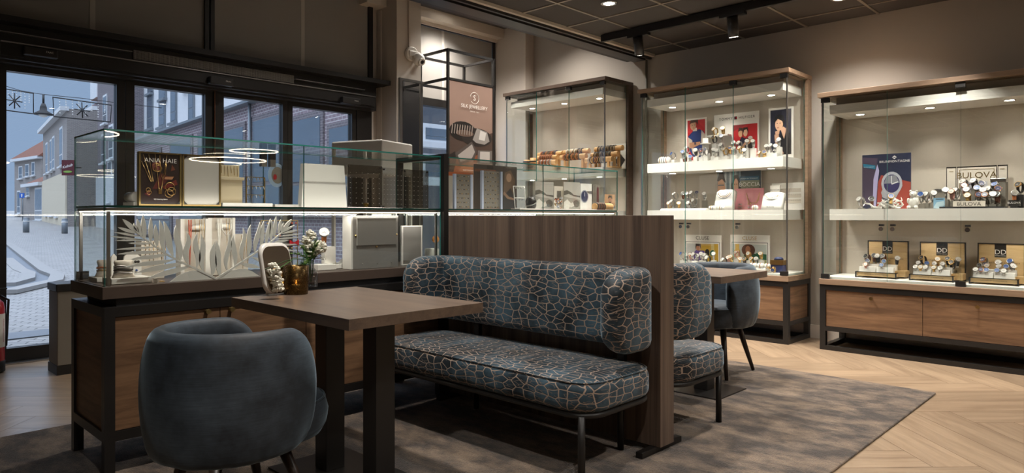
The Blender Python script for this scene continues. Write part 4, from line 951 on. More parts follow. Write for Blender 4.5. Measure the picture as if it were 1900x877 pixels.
t = thing('strap_tray', 'low white tray holding three pale rolls on the bottom shelf', 'tray', (6.6, 2.9, .668)); ya, yb = at(1388, 500, x=6.62)[1], at(1433, 500, x=6.62)[1]; MB().box(6.58, 6.72, yb, ya, .668, .70, 'white').build('tray', t)
for i in range(3):
    a = ya+(yb-ya)*i/3; cushion_roll(1392+13.5*i, 1404+13.5*i, 6.65, .70, 'the %s white strap roll on the low tray' % ('left', 'middle', 'right')[i], ['rosegold'], r=.026, name='strap_cushion', kind='bracelet', cat='cushion')
x, y, z = at(1445, 490, x=6.68)
t = thing('gift_box', 'dark blue box with a gold band, right end of the bottom shelf', 'box', (x, y, .668)); MB().box(x-.05, x+.05, y-.06, y+.06, .668, .745, 'navy').build('base', t); MB().box(x-.055, x+.055, y-.065, y+.065, .745, .79, 'gold').build('band', t); MB().lathe([(.045, 0), (.04, .02), (.02, .03)], (x, y, .79), 'navy').build('cushion', t)
for u, l in ((1426.8, 'left'), (1436, 'right')):
    x, y, z = at(u, 502.8, x=6.60); watch((x, y, .668+.03), ST[3] if l == 'left' else ('gold', 'print_blue', 'gold'), 'gold watch lying at the front of the bottom shelf, %s of the pair' % l, 'lying gold watches', .95, 0, True)

# ---- right cabinet
xb = 7.0
t, fn, W_, H_ = board('watch_poster', 1600, 1690, 288, 372, 6.86, 1.285, 'large dark blue poster of a steel watch on a wrist beside a tweed sleeve', 'poster', 'navy')
wp = [('r', 0, 0, 1, 1, '2a2f48'), ('p', [(.30, .0), (.34, .5), (.40, .62), (1, .48), (1, 0)], 'a2493f'), ('p', [(0, .05), (0, .96), (.33, .93), (.28, .70), (.24, .1)], '51465a'), ('p', [(.22, .05), (.24, .55), (.32, .82), (.36, .70), (.33, .5), (.29, .05)], 'b9b4dd'), ('p', [(.02, .84), (.28, .80), (.28, .73), (.03, .77)], '2f7fa0'),
      ('p', [(.42, .02), (.42, .25), (.62, .25), (.66, .1), (.56, 0)], '9c9aa3'), ('p', [(.40, .30), (.46, .14), (.68, .16), (.84, .42), (.80, .54), (.5, .5)], 'aeb0b8'), ('e', .62, .46, .215, .215, 'b9bcc6'), ('e', .62, .46, .165, .165, '3b3963'), ('p', [(.46, .46), (.52, .60), (.70, .61), (.78, .47)], '8a8d96'), ('r', .61, .46, .625, .6, 'e6e6ea'), ('p', [(.62, .46), (.75, .50), (.75, .48), (.62, .44)], 'e6e6ea')]
for i in range(4): wp.append(('p', [(.42+.02*i, .22-.05*i), (.60+.02*i, .15-.05*i), (.60+.02*i, .13-.05*i), (.42+.02*i, .20-.05*i)], '4a4a55'))
m = MB(); art(m, fn, W_, H_, wp); m.build('print', t)
m = MB(); text_into(m, 'BRUNMONTAGNE', fn, W_*.68, H_*.84, .029, 'white', .012, spacing=1.05); text_into(m, 'DUTCH DESIGN', fn, W_*.15, H_*.765, .012, 'white', .012)
for a, b in ((0, .016), (0, -.016)): m.add([fn(W_*.68+a-.02, H_*.93, .013), fn(W_*.68, H_*.93+b, .013), fn(W_*.68+.02, H_*.93, .013), fn(W_*.68, H_*.93+b*.3, .013)], [(0, 1, 2, 3)], 'white')
m.build('lettering', t)
t, fn, W_, H_ = board('brand_display', 1756, 1870, 310, 380, 6.93, 1.285, 'wide cream folding brand panel with dark edges behind the watches at right', 'display panel', 'cream')
m = MB()
for a0, a1 in ((0, .17), (.18, .83), (.84, 1)):
    for q in ((a0, a0+.012, 0, 1), (a1-.012, a1, 0, 1), (a0, a1, .97, 1)): m.add([fn(W_*q[0], H_*q[2], .001), fn(W_*q[1], H_*q[2], .001), fn(W_*q[1], H_*q[3], .001), fn(W_*q[0], H_*q[3], .001)], [(0, 1, 2, 3)], 'leather_black')
for q in ((.22, .79, .915, .925), (.22, .23, .3, .92), (.78, .79, .3, .92), (.05, .12, .88, .895), (.88, .95, .90, .915)): m.add([fn(W_*q[0], H_*q[2], .0015), fn(W_*q[1], H_*q[2], .0015), fn(W_*q[1], H_*q[3], .0015), fn(W_*q[0], H_*q[3], .0015)], [(0, 1, 2, 3)], 'brass')
art(m, lambda a, b, c: fn(a+W_*.26, b+.03, c+.001), W_*.42, H_*.55, [('r', 0, 0, 1, 1, 'b9b9bf'), ('p', [(.0, 0), (.1, .4), (.4, .5), (.5, 0)], '9fa0a8'), ('e', .68, .5, .2, .34, '3a3b40'), ('r', .05, .88, .4, .92, '55565c')]); m.build('print', t)
m = MB(); text_into(m, 'BULOVA', fn, W_*.5, H_*.72, .072, 'brass', wide=1.05); m.build('lettering', t)
ta, tb = at(1768, 380, x=6.62), at(1828, 387, x=6.62)
t = thing('brand_sign', 'cream sign block with dark engraved capitals at the front of the upper shelf', 'sign', (6.63, (ta[1]+tb[1])/2, 1.285)); MB().box(6.62, 6.64, tb[1], ta[1], 1.30, 1.345, 'cream').box(6.63, 6.80, tb[1]-.12, ta[1]+.1, 1.285, 1.30, 'anthracite').build('block', t)
m = MB(); text_into(m, 'BULOVA', FACE_X(6.62, (ta[1]+tb[1])/2, 1.307), 0, 0, .04, 'leather_black', wide=1.1); m.build('lettering', t)
RB = [(1598.4, 374, 1, 6.68), (1618, 374, 4, 6.68), (1709.8, 366, 2, 6.74), (1720, 365, 1), (1730.8, 363.6, 1), (1754.5, 358, 1, 6.72), (1767, 361, 6), (1774.3, 358, 1, 6.85)]
watches(RB, 'left of the cream sign', 'watches on the right cabinet upper shelf', 1.285, 6.78, rmat='greygreen', rlabel='grey', size=1.25)
RB2 = [(1790, 342, 1, 6.9), (1788.7, 349.7, 6, 6.84), (1794.6, 357, 1), (1808.4, 340.7, 5, 6.9), (1819, 346, 0, 6.87), (1812.6, 354, 2, 6.8), (1825.8, 358, 1), (1836, 355.6, 1, 6.84), (1813.8, 367, 10, 6.72), (1827, 367, 10, 6.72), (1797, 368, 3, 6.72), (1849, 347, 2, 6.86), (1850, 356, 10, 6.8), (1842.5, 366, 1, 6.72), (1851, 366, 4, 6.74)]
watches(RB2, 'before the cream folding panel', 'watches on the right cabinet upper shelf', 1.285, 6.78, rmat='greygreen', rlabel='grey', size=1.25)
watches([(1893.4, 348, 7, 6.8), (1882, 364, 9, 6.74)], 'right of the folding panel', 'watches on the right cabinet upper shelf', 1.285, 6.78, rmat='anthracite', rlabel='black', size=1.25)
for (ua, ub, va, x, l) in ((1735, 1753, 350, 6.88, 'grey box behind the watches left of the cream folding panel'), (1838, 1866, 331, 6.835, 'taupe box against the cream folding panel')):
    a, b = at(ua, va, x=x), at(ub, va, x=x); t = MB().box(x, x+.09, b[1], a[1], 1.285, a[2], 'greygreen').box(x-.003, x+.093, b[1]-.003, a[1]+.003, a[2]-.03, a[2], 'steel'); tag(t.build('watch_box', bevel=.003), l, 'box')
t, fn, W_, H_ = board('small_photo_card', 1732, 1753, 367, 388, 6.66, 1.285, 'small card with a blue seascape, left of the low cream sign', 'card')
m = MB(); art(m, fn, W_, H_, [('r', 0, 0, 1, 1, '7fa9c4'), ('p', [(0, .1), (.3, .6), (.9, .7), (1, .3), (.5, 0)], 'b9d2dc'), ('r', .2, .85, .9, .92, '4a5a66')]); m.build('print', t)
t, fn, W_, H_ = board('small_photo_card', 1871, 1892, 371, 384, 6.62, 1.30, 'small black sign with pale lettering at the far right of the upper shelf', 'sign', 'black', .04)
m = MB(); text_into(m, 'BULOVA', fn, W_*.5, H_*.4, .022, 'white'); m.build('lettering', t)
# bear
x, y, _ = at(1695, 375, x=6.68); z = 1.285
t = thing('bear_figurine', 'white seated toy bear figurine between the driftwood and the watches', 'figurine', (x, y, z))
m = MB(); m.ball((x, y, z+.055), .042, 'porcelain', 10, (1, 1, 1.3)).ball((x-.01, y, z+.125), .030, 'porcelain', 10, (1.05, 1, .9)).ball((x-.038, y, z+.12), .013, 'porcelain', 8)
for s in (-1, 1): m.ball((x, y+s*.024, z+.152), .010, 'porcelain', 6).ball((x-.035, y+s*.028, z+.014), .016, 'porcelain', 8, (1.5, 1, 1)).ball((x-.025, y+s*.034, z+.07), .012, 'porcelain', 8, (1, 1, 2))
m.build('body', t); MB().ball((x-.051, y, z+.124), .004, 'black', 6).ball((x-.036, y-.012, z+.134), .003, 'black', 5).ball((x-.036, y+.012, z+.134), .003, 'black', 5).build('face', t)
# driftwood / coral
rnd = random.Random(5); ya, yb = at(1638, 380, x=6.7)[1], at(1686, 380, x=6.7)[1]
m = MB()
for k in range(16):
    y = ya+.02+(yb-ya)*.75*rnd.random(); pts = [(6.66+rnd.uniform(0, .08), y, 1.295)]; dx = rnd.uniform(-.03, .03)
    for q in range(4): pts.append((pts[-1][0]+dx*.5, pts[-1][1]+rnd.uniform(-.05, .05), pts[-1][2]+rnd.uniform(.0, .03)))
    m.tube(pts, [.012, .010, .008, .006, .003], 'porcelain', 6)
tag(m.build('coral_branch'), 'pale branching coral lying before the dark blue watch poster', 'coral')
x, y, _ = at(1653, 371, x=6.66); watch((x, y, 1.37), ('gold', 'print_blue', 'gold'), 'gold bracelet watch resting on top of the coral', 'watches on the right cabinet upper shelf', 1.25, .3)
# three lower stands
DDS = [((1612, 1684, 446), (1588, 1662, 504), 'left', [(1610.3, 479, 4, 6.85), (1622, 478, 4, 6.86), (1629.2, 479, 5, 6.84), (1640, 479, 4, 6.85), (1664, 483, 5, 6.82)], [(1610.8, 494, 0, 6.78), (1641.5, 493, 2, 6.78), (1607.7, 499, 6, 6.7), (1637, 499.5, 2, 6.7)]),
       ((1709, 1790, 449), (1688, 1768, 508), 'middle', [(1713.8, 482.5, 7, 6.85), (1739.5, 485, 3, 6.85), (1759.4, 484, 7, 6.85), (1768, 491, 7, 6.8), (1776.5, 485.4, 5, 6.86)], [(1704.7, 498, 1, 6.78), (1721, 497.7, 2, 6.78), (1735, 499.6, 1, 6.78), (1750, 500, 1, 6.78), (1699.6, 504, 1, 6.7), (1709, 504.5, 3, 6.7), (1718.4, 505.4, 1, 6.7), (1733.8, 505.4, 3, 6.7), (1745.8, 506, 1, 6.7)]),
       ((1816, 1900, 452), (1799, 1889, 516), 'right', [(1828, 486.4, 10, 6.85), (1829.4, 496, 0, 6.8), (1853.3, 491, 1, 6.85), (1876.6, 489, 2, 6.85), (1878, 498, 1, 6.8)], [(1818.4, 503.5, 4, 6.78), (1832, 504, 3, 6.78), (1854, 505.5, 1, 6.78), (1867.7, 507, 2, 6.78), (1811, 509.6, 1, 6.7), (1821, 510.3, 10, 6.7), (1831.4, 511, 2, 6.7), (1850.6, 511.7, 2, 6.7), (1863, 513, 1, 6.7)])]
for (pu0, pu1, pv), (bu0, bu1, bv), side, back, front in DDS:
    x = 6.90; y0, y1, z1 = at(pu0, pv, x=x)[1], at(pu1, pv, x=x)[1], .988; zb = .668
    t = thing('wooden_display_stand', 'pale wood display stand with black logo tab, %s of the three on the bottom shelf' % side, 'display stand', (6.78, (y0+y1)/2, zb), 'wooden stands on the bottom shelf')
    m = MB(); m.box(x, x+.012, y1, y0, zb, z1, 'ply').build('back_board', t)
    m = MB()
    for q in ((y1-.008, y1, zb, z1), (y0, y0+.008, zb, z1), (y1-.008, y0+.008, z1, z1+.008)): m.box(x-.006, x+.018, q[0], q[1], q[2], q[3], 'black')
    by0, by1 = at(bu0, bv, x=6.65)[1], at(bu1, bv, x=6.65)[1]; f = .005
    for yy in (by0, by1): m.box(6.645, 6.655, yy-f, yy+f, zb, .722, 'black').box(6.645, x, yy-f, yy+f, .668, .674, 'black').box(6.645, 6.70, yy-f, yy+f, .716, .722, 'black')
    m.box(6.645, 6.655, by1, by0, .716, .722, 'black'); m.build('frame', t)
    MB().box(6.656, 6.75, by1+.006, by0-.006, .682, .715, 'ply').box(6.75, x-.01, by1-.05, by0-.006, .682, .735, 'ply').build('plinth', t)
    for k in range(2):
        a = by0-.02-(by0-by1-.04)*k/2; b = by0-.02-(by0-by1-.04)*(k+1)/2+.006
        for (xx, zz) in ((6.67, .715), (6.76, .735)): MB().prism([(0, 0), (.05, 0), (.05, .05), (.012, .05)], lambda p_, q_, c: (xx+p_, b+c, zz+q_), a-b, 'white').build('pad', t)
    fn = FACE_X(x-.001, y0, zb); W_, H_ = y0-y1, z1-zb
    m = MB(); m.add([fn(W_*.36, H_*.66, .0), fn(W_*.62, H_*.66, .0), fn(W_*.62, H_, .0), fn(W_*.36, H_, .0)], [(0, 1, 2, 3)], 'black')
    text_into(m, 'DD', fn, W_*.49, H_*.74, .055, 'white', .001); text_into(m, 'DANISH DESIGN', fn, W_*.49, H_*.69, .010, 'white', .001); text_into(m, 'INSPIRED BY SCANDINAVIA', fn, W_*.5, H_*.5, .017, 'black', .001, spacing=1.25)
    text_into(m, 'SINCE 1988', fn, W_*.5, H_*.46, .009, 'black', .001)
    text_into(m, 'INSPIRED BY SCANDINAVIA', FACE_X(6.655, (by0+by1)/2, .70), 0, -.004, .012, 'black', .001, spacing=1.25); m.build('lettering', t)
    watches([(u, v, s, xx) for u, v, s, xx in back], 'behind the %s stand pads' % side, 'watches on the wooden stands', .735, 6.82, rmat='clear_acrylic', rlabel='clear')
    for i, (u, v, s, xx) in enumerate(sorted(front)):
        p = at(u, v, x=xx); zz = .795 if xx > 6.75 else .765
        watch((xx-.0, p[1], zz), ST[s], '%s watch with %s dial, %s from left on %s wooden stand pads' % (NM[ST[s][0]], NM[ST[s][1]], ORD[i], side), 'watches on the wooden stands', .95, 0)

# ---- left cabinet: bracelet rollers
racks = {'left': [((999.5, 287.8), (1044.3, 284.5), 6.84, ['leather_tan', 'leather_brown', 'navy', 'leather_black', 'leather_tan', 'leather_black', 'leather_black', 'leather_brown', 'leather_tan', 'leather_brown', 'leather_black', 'navy']), ((998.4, 294), (1035, 293), 6.78, ['leather_tan', 'leather_brown']*6), ((997, 302.9), (1033, 304), 6.72, ['leather_tan', 'leather_brown', 'steel']*4)],
         'middle': [((1047, 283.4), (1093.4, 280.2), 6.84, ['porcelain', 'steel', 'porcelain', 'white', 'steel', 'porcelain', 'steel', 'leather_black', 'greygreen', 'leather_black']), ((1041, 292.6), (1088, 290), 6.76, ['leather_tan', 'leather_brown', 'leather_black']*4)],
         'right': [((1105, 278), (1155.4, 273.7), 6.84, ['leather_black', 'greygreen']*6), ((1098, 288.8), (1147.3, 285), 6.78, ['leather_black', 'greygreen', 'leather_black']*4), ((1087, 298), (1136.6, 294), 6.72, ['steel', 'leather_black', 'gold', 'navy', 'leather_brown', 'leather_brown', 'leather_black', 'greygreen', 'steel', 'leather_black'])]}
NM.update({'cream': 'cream', 'porcelain': 'pale', 'greygreen': 'grey', 'white': 'white', 'beige': 'beige'})
SH = 1.80
for side, rows in racks.items():
    ymid = at(rows[0][0][0], 290, x=6.8)[1]
    t = thing('bracelet_rack', 'wooden bracelet rack with stepped rollers, %s of the three in the tall cabinet' % side, 'bracelet rack', (6.78, ymid, SH), 'wooden bracelet racks')
    ya = at(rows[0][0][0]+8, 290, x=6.84)[1]; yb = at(rows[0][1][0]-8, 290, x=6.84)[1]
    MB().box(6.68, 6.88, yb-.02, yb+.04, SH, SH+.018, 'pine').box(6.68, 6.88, ya-.04, ya+.02, SH, SH+.018, 'pine').build('base', t)
    for ri, (p0, p1, X, cols) in enumerate(rows):
        a, b = at(p0[0], p0[1], x=X), at(p1[0], p1[1], x=X); zc = a[2]; r = .034
        MB().cyl((X, a[1], zc), (X, b[1], zc), r, 'pine', n=10, smooth=False).build('roller', t)
        for yy in (a[1]+(b[1]-a[1])*.16, a[1]+(b[1]-a[1])*.86): MB().box(X-.012, X+.012, yy-.014, yy+.014, SH, zc-.02, 'pine').build('post', t)
        rn = ('top', 'middle', 'lowest')[ri] if len(rows) == 3 else ('top', 'lower')[ri]
        proto = {}
        for i, mname in enumerate(cols):
            yy = a[1]+(b[1]-a[1])*(.12+.66*(i+.5)/len(cols))
            if mname not in proto:
                o = MB().tube([(X+(r+.004)*math.cos(q), yy, zc+(r+.004)*math.sin(q)) for q in [2*math.pi*k/16 for k in range(16)]], .0062, mname, 6, True).build('bracelet'); proto[mname] = o
            else: o = proto[mname].copy(); scene.collection.objects.link(o); o.location.y = yy
            if mname == cols[0] and i == 0: pass
            tag(o, '%s bracelet, %s from left on the %s roller of the %s rack' % (NM[mname], ORD[i], rn, side), 'bracelet', 'bracelets on the %s rack' % side)
for k, (u, l) in enumerate(((977.5, 'farther left'), (989, 'beside the left rack'))):
    x, y, z = at(u, 300, x=6.72); t = thing('bracelet_post', 'short upright wooden post stacked with brown bracelets, %s' % l, 'bracelet post', (x, y, SH)); r = .045
    MB().cyl((x, y, SH), (x, y, SH+.17+.02*k), .04, 'pine', n=16).build('post', t)
    for i in range(4): tag(MB().tube([(x+r*math.cos(q), y+r*math.sin(q), SH+.03+.038*i) for q in [2*math.pi*j/18 for j in range(18)]], .010, ('leather_brown', 'leather_black')[i % 2], 7, True).build('bracelet'), '%s bracelet, %s from below on the post %s' % (('brown leather', 'black leather')[i % 2], ORD[i], l), 'bracelet', 'bracelets on upright posts')
t, fn, W_, H_ = board('leaning_card', 1135, 1163, 268, 320, 6.96, SH, 'pale card showing a black square watch behind the right bracelet rack', 'card')
m = MB(); art(m, fn, W_, H_, [('p', [(.2, .3), (.55, .62), (.9, .35), (.6, .05)], '2a2727'), ('p', [(.0, 0), (.5, 0), (.3, .25), (.0, .3)], '8d8680')]); m.build('print', t)
for i, (ua, ub, va, c_, l) in enumerate(((995, 1030, 350, 'cream', 'left'), (1040, 1075, 350, 'cream', 'middle'), (1085, 1120, 350, 'greygreen', 'right'))):
    a, b = at(ua, va, x=6.9), at(ub, va, x=6.9); tag(MB().box(6.9, 6.93, b[1], a[1], 1.285, 1.58, c_).build('brand_card', bevel=.002), '%s upright card, %s on the lower shelf of the tall cabinet' % (NM.get(c_, c_), l), 'card')

# ================================================================== IN AND ON THE GLASS COUNTER
UZ, LZ = 1.273, .892                # upper glass shelf, worktop
def px(u, y): return at(u, 401, y=y)[0]
def pz(u, v, y): return at(u, v, y=y)[2]
# hinged double picture frame
y = 3.65; a, b, c_ = px(258, y), px(338.5, y), px(410, y); zt = 1.54
t = thing('double_picture_frame', 'gold hinged double frame with a dark jewellery photo and a blank sheet', 'picture frame', ((a+c_)/2, y, UZ))
for k, (p, q) in enumerate(((a, b-.004), (b+.001, c_))):
    m = MB(); f = .008; m.box(p, p+f, y, y+.03, UZ, zt, 'brass').box(q-f, q, y, y+.03, UZ, zt, 'brass').box(p+f, q-f, y, y+.03, UZ, UZ+f, 'brass').box(p+f, q-f, y, y+.03, zt-f, zt, 'brass')
    fr = m.build('frame', t); MB().box(p+f, q-f, y+.006, y+.012, UZ+f, zt-f, 'grey_paper' if k else flat('dark_photo', '2c1f1e', .4)).build('sheet', fr)
    m = MB()
    for xx in (p+f, q-f):
        for zz in (UZ+f, zt-f): m.add([(xx, y+.001, zz), (xx+(.018 if xx < (p+q)/2 else -.018), y+.001, zz), (xx, y+.001, zz+(.018 if zz < 1.4 else -.018))], [(0, 1, 2)], 'black')
    m.build('corner_clip', fr)
    if k == 0:
        W_, H_ = q-p-2*f, zt-UZ-2*f; fn = FACE_Y(p+f, y+.005, UZ+f)
        m = MB(); art(m, fn, W_, H_, [('p', [(.3, .3), (.5, .62), (.75, .55), (.62, .42), (.4, .3)], '5a2320'), ('e', .40, .76, .12, .09, '8a4a48'), ('p', [(.55, .35), (.9, .5), (.95, .4), (.6, .3)], '6b2420'), ('p', [(.62, .55), (.85, .56), (.8, .50), (.6, .50)], 'b07a58'), ('p', [(.1, .2), (.25, .3), (.22, .15)], '6a2a30'), ('p', [(.8, .8), (.88, .7), (.76, .66)], '6d3a2a')], .0005, .0004)
        m.build('print', fr)
        m = MB()
        for pts in ([(.06, .98), (.28, .45), (.31, .45), (.20, .98)], [(.36, 1), (.46, .30), (.52, .30), (.66, .98)], [(.02, .84), (.26, .44)], [(.48, .98), (.5, .60), (.56, .50), (.62, .60), (.66, .9)]): m.tube([fn(i*W_, j*H_, .003) for i, j in pts], .0012, 'gold', 5)
        m.box(fn(W_*.45, 0, 0)[0], fn(W_*.53, 0, 0)[0], y+.001, y+.003, fn(0, H_*.20, 0)[2], fn(0, H_*.31, 0)[2], 'gold')
        for i, j, r in ((.40, .73, .020), (.44, .71, .016), (.74, .35, .022), (.78, .26, .020), (.72, .22, .020), (.19, .28, .010), (.21, .23, .010)): m.tube([fn(i*W_+r*math.cos(q), j*H_+r*math.sin(q), .003) for q in [k2*math.pi/8 for k2 in range(16)]], .0016, 'gold', 5, True)
        m.build('jewellery_picture', fr)
        m = MB(); text_into(m, 'ANIA HAIE', fn, W_*.5, H_*.83, .030, 'white', .003, spacing=1.08); text_into(m, '925 Sterling Silver', fn, W_*.5, H_*.085, .009, 'white', .003); m.build('lettering', fr)
t = MB().cyl((px(247, 3.8), 3.74, UZ+.045), (px(247, 3.8), 3.86, UZ+.045), .026, 'white', n=20).box(px(238, 3.8), px(262, 3.8), 3.72, 3.88, UZ, UZ+.018, 'white')
tag(t.build('bangle_roll'), 'white bangle roll on a low block left of the gold double frame', 'bangle roll')
y = 3.74; a, b = px(411, y), px(450, y)
t = thing('jewellery_stand', 'beige stepped jewellery stand hung with fine chains, right of the blank sheet', 'jewellery stand', ((a+b)/2, y, UZ))
MB().box(a-.06, b, y, y+.08, UZ+.02, 1.42, 'beige').box(a-.06, b+.006, y-.012, y+.08, 1.42, 1.437, 'beige').box(a-.06, b-.004, y+.03, y+.08, 1.437, 1.505, 'beige').build('stand', t, bevel=.002)
m = MB()
for i in range(6): m.tube([(a+.01+i*.018, y+.026, 1.50), (a+.012+i*.018, y+.024, 1.46-.01*(i % 3))], .0012, 'gold', 4)
m.build('chain', t)
tag(MB().box(px(410, 3.7), px(503, 3.7), 3.68, 3.86, UZ, UZ+.02, 'white').build('base_board', bevel=.002), 'long white base board under the gold earring rack', 'display base')
t = thing('earring_rack', 'small gold wire earring rack standing on the white base board', 'earring rack', (px(475, 3.8), 3.8, UZ+.02)); a, b = px(457, 3.8), px(491, 3.8)
z0, z1 = UZ+.02, pz(457, 328, 3.8); m = MB()
for xx in (a, b): m.box(xx-.003, xx+.003, 3.797, 3.803, z0, z1, 'brass')
for q in (0, .33, .66, 1): m.box(a, b, 3.797, 3.803, z0+(z1-z0)*q-.002, z0+(z1-z0)*q+.002, 'brass')
m.build('frame', t)
m = MB(); rnd = random.Random(2)
for q in (.33, .66, 1):
    for i in range(5): xx = a+(b-a)*(i+.5)/5; zz = z0+(z1-z0)*q; m.tube([(xx, 3.794, zz), (xx+rnd.uniform(-.006, .006), 3.792, zz-.018)], .0018, rnd.choice(['steel', 'gold', 'porcelain']), 4)
m.build('earring', t)
tag(MB().box(px(506, 3.75), px(553, 3.75), 3.72, 3.84, UZ, UZ+.016, 'white').build('base_board', bevel=.002), 'short white base board left of the tilted blank panel', 'display base')
# tilted white panel
t = thing('tilted_panel', 'blank white box panel leaning back in the upper glass case', 'display panel', (px(600, 3.72), 3.72, UZ))
a, b = px(556, 3.70), px(641, 3.70); sh_, hh, th = .075, pz(571, 302, 3.72)-UZ, .045; k = .03
vs = []
for yy, dz in ((3.68, 0), (3.68+th, 0)):
    vs += [(a, yy, UZ), (b, yy, UZ), (b+sh_*.35, yy+sh_, UZ+hh), (a+sh_*.8, yy+sh_, UZ+hh)]
MB().add(vs, [(0, 1, 2, 3), (7, 6, 5, 4), (0, 4, 5, 1), (1, 5, 6, 2), (2, 6, 7, 3), (3, 7, 4, 0)], 'porcelain').build('box', t, bevel=.002)
for (u0, u1, yy, mt, l) in ((645, 709, 3.70, 'smoked_acrylic', 'dark see-through acrylic panel right of the tilted white one'), (710, 748, 3.78, 'clear_acrylic', 'clear perforated panel left of the black post'), (749, 795, 3.82, 'smoked_acrylic', 'grey perforated panel against the black post')):
    t = thing('acrylic_panel', l, 'acrylic panel', (px((u0+u1)/2, yy), yy, UZ)); a, b = px(u0, yy), px(u1, yy); zt = 1.545
    MB().pane(a, b, yy, yy+.006, UZ, zt, mt, 'greygreen').build('sheet', t)
    m = MB()
    for xx in (a+.01, b-.01):
        for zz in (UZ+.012, zt-.012): m.cyl((xx, yy-.005, zz), (xx, yy+.01, zz), .006, 'black', n=10)
    m.build('stud', t)
    m = MB()
    for i in range(6):
        for j in range(7): m.cyl((a+(b-a)*(i+.5)/6, yy-.001, UZ+.03+.032*j), (a+(b-a)*(i+.5)/6, yy+.0065, UZ+.03+.032*j), .0014, 'white', n=6)
    m.build('perforation', t)
x, y, z = at(679, 378, y=3.8); tag(MB().cyl((x, y, UZ), (x, y, UZ+.02), .014, flat('yellow', 'e0b62e', .5), n=14).lathe([(.019, .02), (.021, .026), (.016, .034), (.004, .036)], (x, y, UZ), 'yellow', 14).build('ring_dish'), 'tiny yellow pedestal dish behind the dark acrylic panel', 'dish')

# second case
def card(u0, u1, v0, y, zb, mt, label, th=.008, skew=0, cat='display card', name='display_card', shapes=None, words=None):
    a, b, zt = px(u0, y), px(u1, y), pz(u0, v0, y); t = thing(name, label, cat, ((a+b)/2, y, zb))
    MB().box(a, b, y, y+th, zb, zt, mt).build('sheet', t)
    if shapes:
        m = MB(); art(m, FACE_Y(a, y-.0005, zb), b-a, zt-zb, shapes, .0005, .0005); m.build('print', t)
    if words:
        m = MB()
        for w_, i, j, s_, c_ in words: text_into(m, w_, FACE_Y(a, y-.001, zb), (b-a)*i, (zt-zb)*j, s_, c_, .008)
        m.build('lettering', t)
    return t
def light_bars(u0, u1, v0, v1, y, label, rows=9):
    a, b = px(u0, y), px(u1, y); z1 = pz(u0, v0, y); z0 = UZ; t = thing('jewellery_display_frame', label, 'display frame', ((a+b)/2, y, z0))
    m = MB()
    for xx in (a, b): m.box(xx-.009, xx+.009, y, y+.02, z0, z1, flat('pale_blue', 'b9c4dc', .4))
    m.build('post', t)
    MB().box(a+.009, b-.009, y+.012, y+.016, z0, z1, 'greygreen').build('backboard', t)
    m = MB()
    for r_ in range(rows):
        zz = z0+(z1-z0)*(r_+.5)/rows
        for i in range(6): m.ball((a+.02+(b-a-.04)*(i+.5)/6, y+.008, zz), .0045, ('steel', 'leather_black', 'gold')[(i+r_) % 3], 5)
    m.build('charm_row', t)
light_bars(845, 876, 322, 392, 3.72, 'narrow charm display with pale blue side bars, left one, behind the orange card', 8)
light_bars(896, 931, 316, 392, 3.72, 'charm display with pale blue side bars before the dark portrait card', 9)
card(826, 876, 318, 3.86, UZ, 'cream', 'tall orange-topped cream card beside the black post', cat='display card', shapes=[('r', 0, .9, 1, 1, 'c9683a'), ('r', .0, .0, .12, .8, 'b08a78'), ('p', [(.6, .1), (.9, .12), (.95, .25), (.66, .22)], 'd08a58')])
card(880, 959, 304, 3.80, UZ, flat('dark_photo2', '453d3a', .4), 'large dark card with a long-haired person, in the right glass case', name='portrait_card', shapes=[('p', [(.62, 0), (.66, .5), (.74, .62), (.90, .58), (.97, .3), (.96, 0)], '2c2b30'), ('p', [(.66, .3), (.70, .85), (.84, .92), (.95, .7), (.93, .3), (.84, .5)], '6a5444'), ('e', .80, .74, .065, .10, 'a5836b'), ('p', [(.68, .42), (.80, .30), (.95, .26), (.93, .22), (.76, .25), (.66, .36)], 'a07e68'), ('r', .28, 0, .42, 1, '2d2522'), ('r', 0, .84, .48, .9, '7a4a34')])
t = thing('earring_stand', 'white slanted two-tier earring stand right of the dark portrait card', 'earring stand', (px(965, 3.75), 3.75, UZ)); a, b = px(956, 3.75), px(976, 3.75); zt = pz(960, 345, 3.75); m = MB()
m.tube([(a, 3.75, UZ), (a+.02, 3.79, zt)], .004, 'white', 6).tube([(b, 3.75, UZ), (b+.02, 3.79, zt)], .004, 'white', 6)
for q in (0.05, .5, 1): m.tube([(a+.02*q, 3.75+.04*q, UZ+(zt-UZ)*q), (b+.02*q, 3.75+.04*q, UZ+(zt-UZ)*q)], .004, 'white', 6)
m.build('frame', t); m = MB()
for q in (.5, 1):
    for i in range(3): m.ball((a+.02*q+(b-a)*(i+.7)/4, 3.745+.04*q, UZ+(zt-UZ)*q-.014), .006, 'steel', 6)
m.build('earring', t)
x = px(985, 3.74); t = thing('bracelet_pouch', 'black ribbed bracelet roll with beads beside the lake photo card', 'bracelet roll', (x, 3.74, UZ)); MB().lathe([(.03, 0), (.045, .03), (.046, .07), (.03, .10), (.01, .105)], (x, 3.74, UZ), 'black', 14).build('roll', t)
MB().tube([(x+.046*math.cos(q), 3.74+.046*math.sin(q), UZ+.05+.02*math.cos(q)) for q in [k*math.pi/9 for k in range(18)]], .004, 'steel', 5, True).build('bead_string', t)
tag(MB().box(px(958, 3.74), px(1128, 3.74), 3.70, 3.86, UZ, UZ+.010, 'white').build('base_board'), 'long low white base board under the lake photo cards', 'display base')
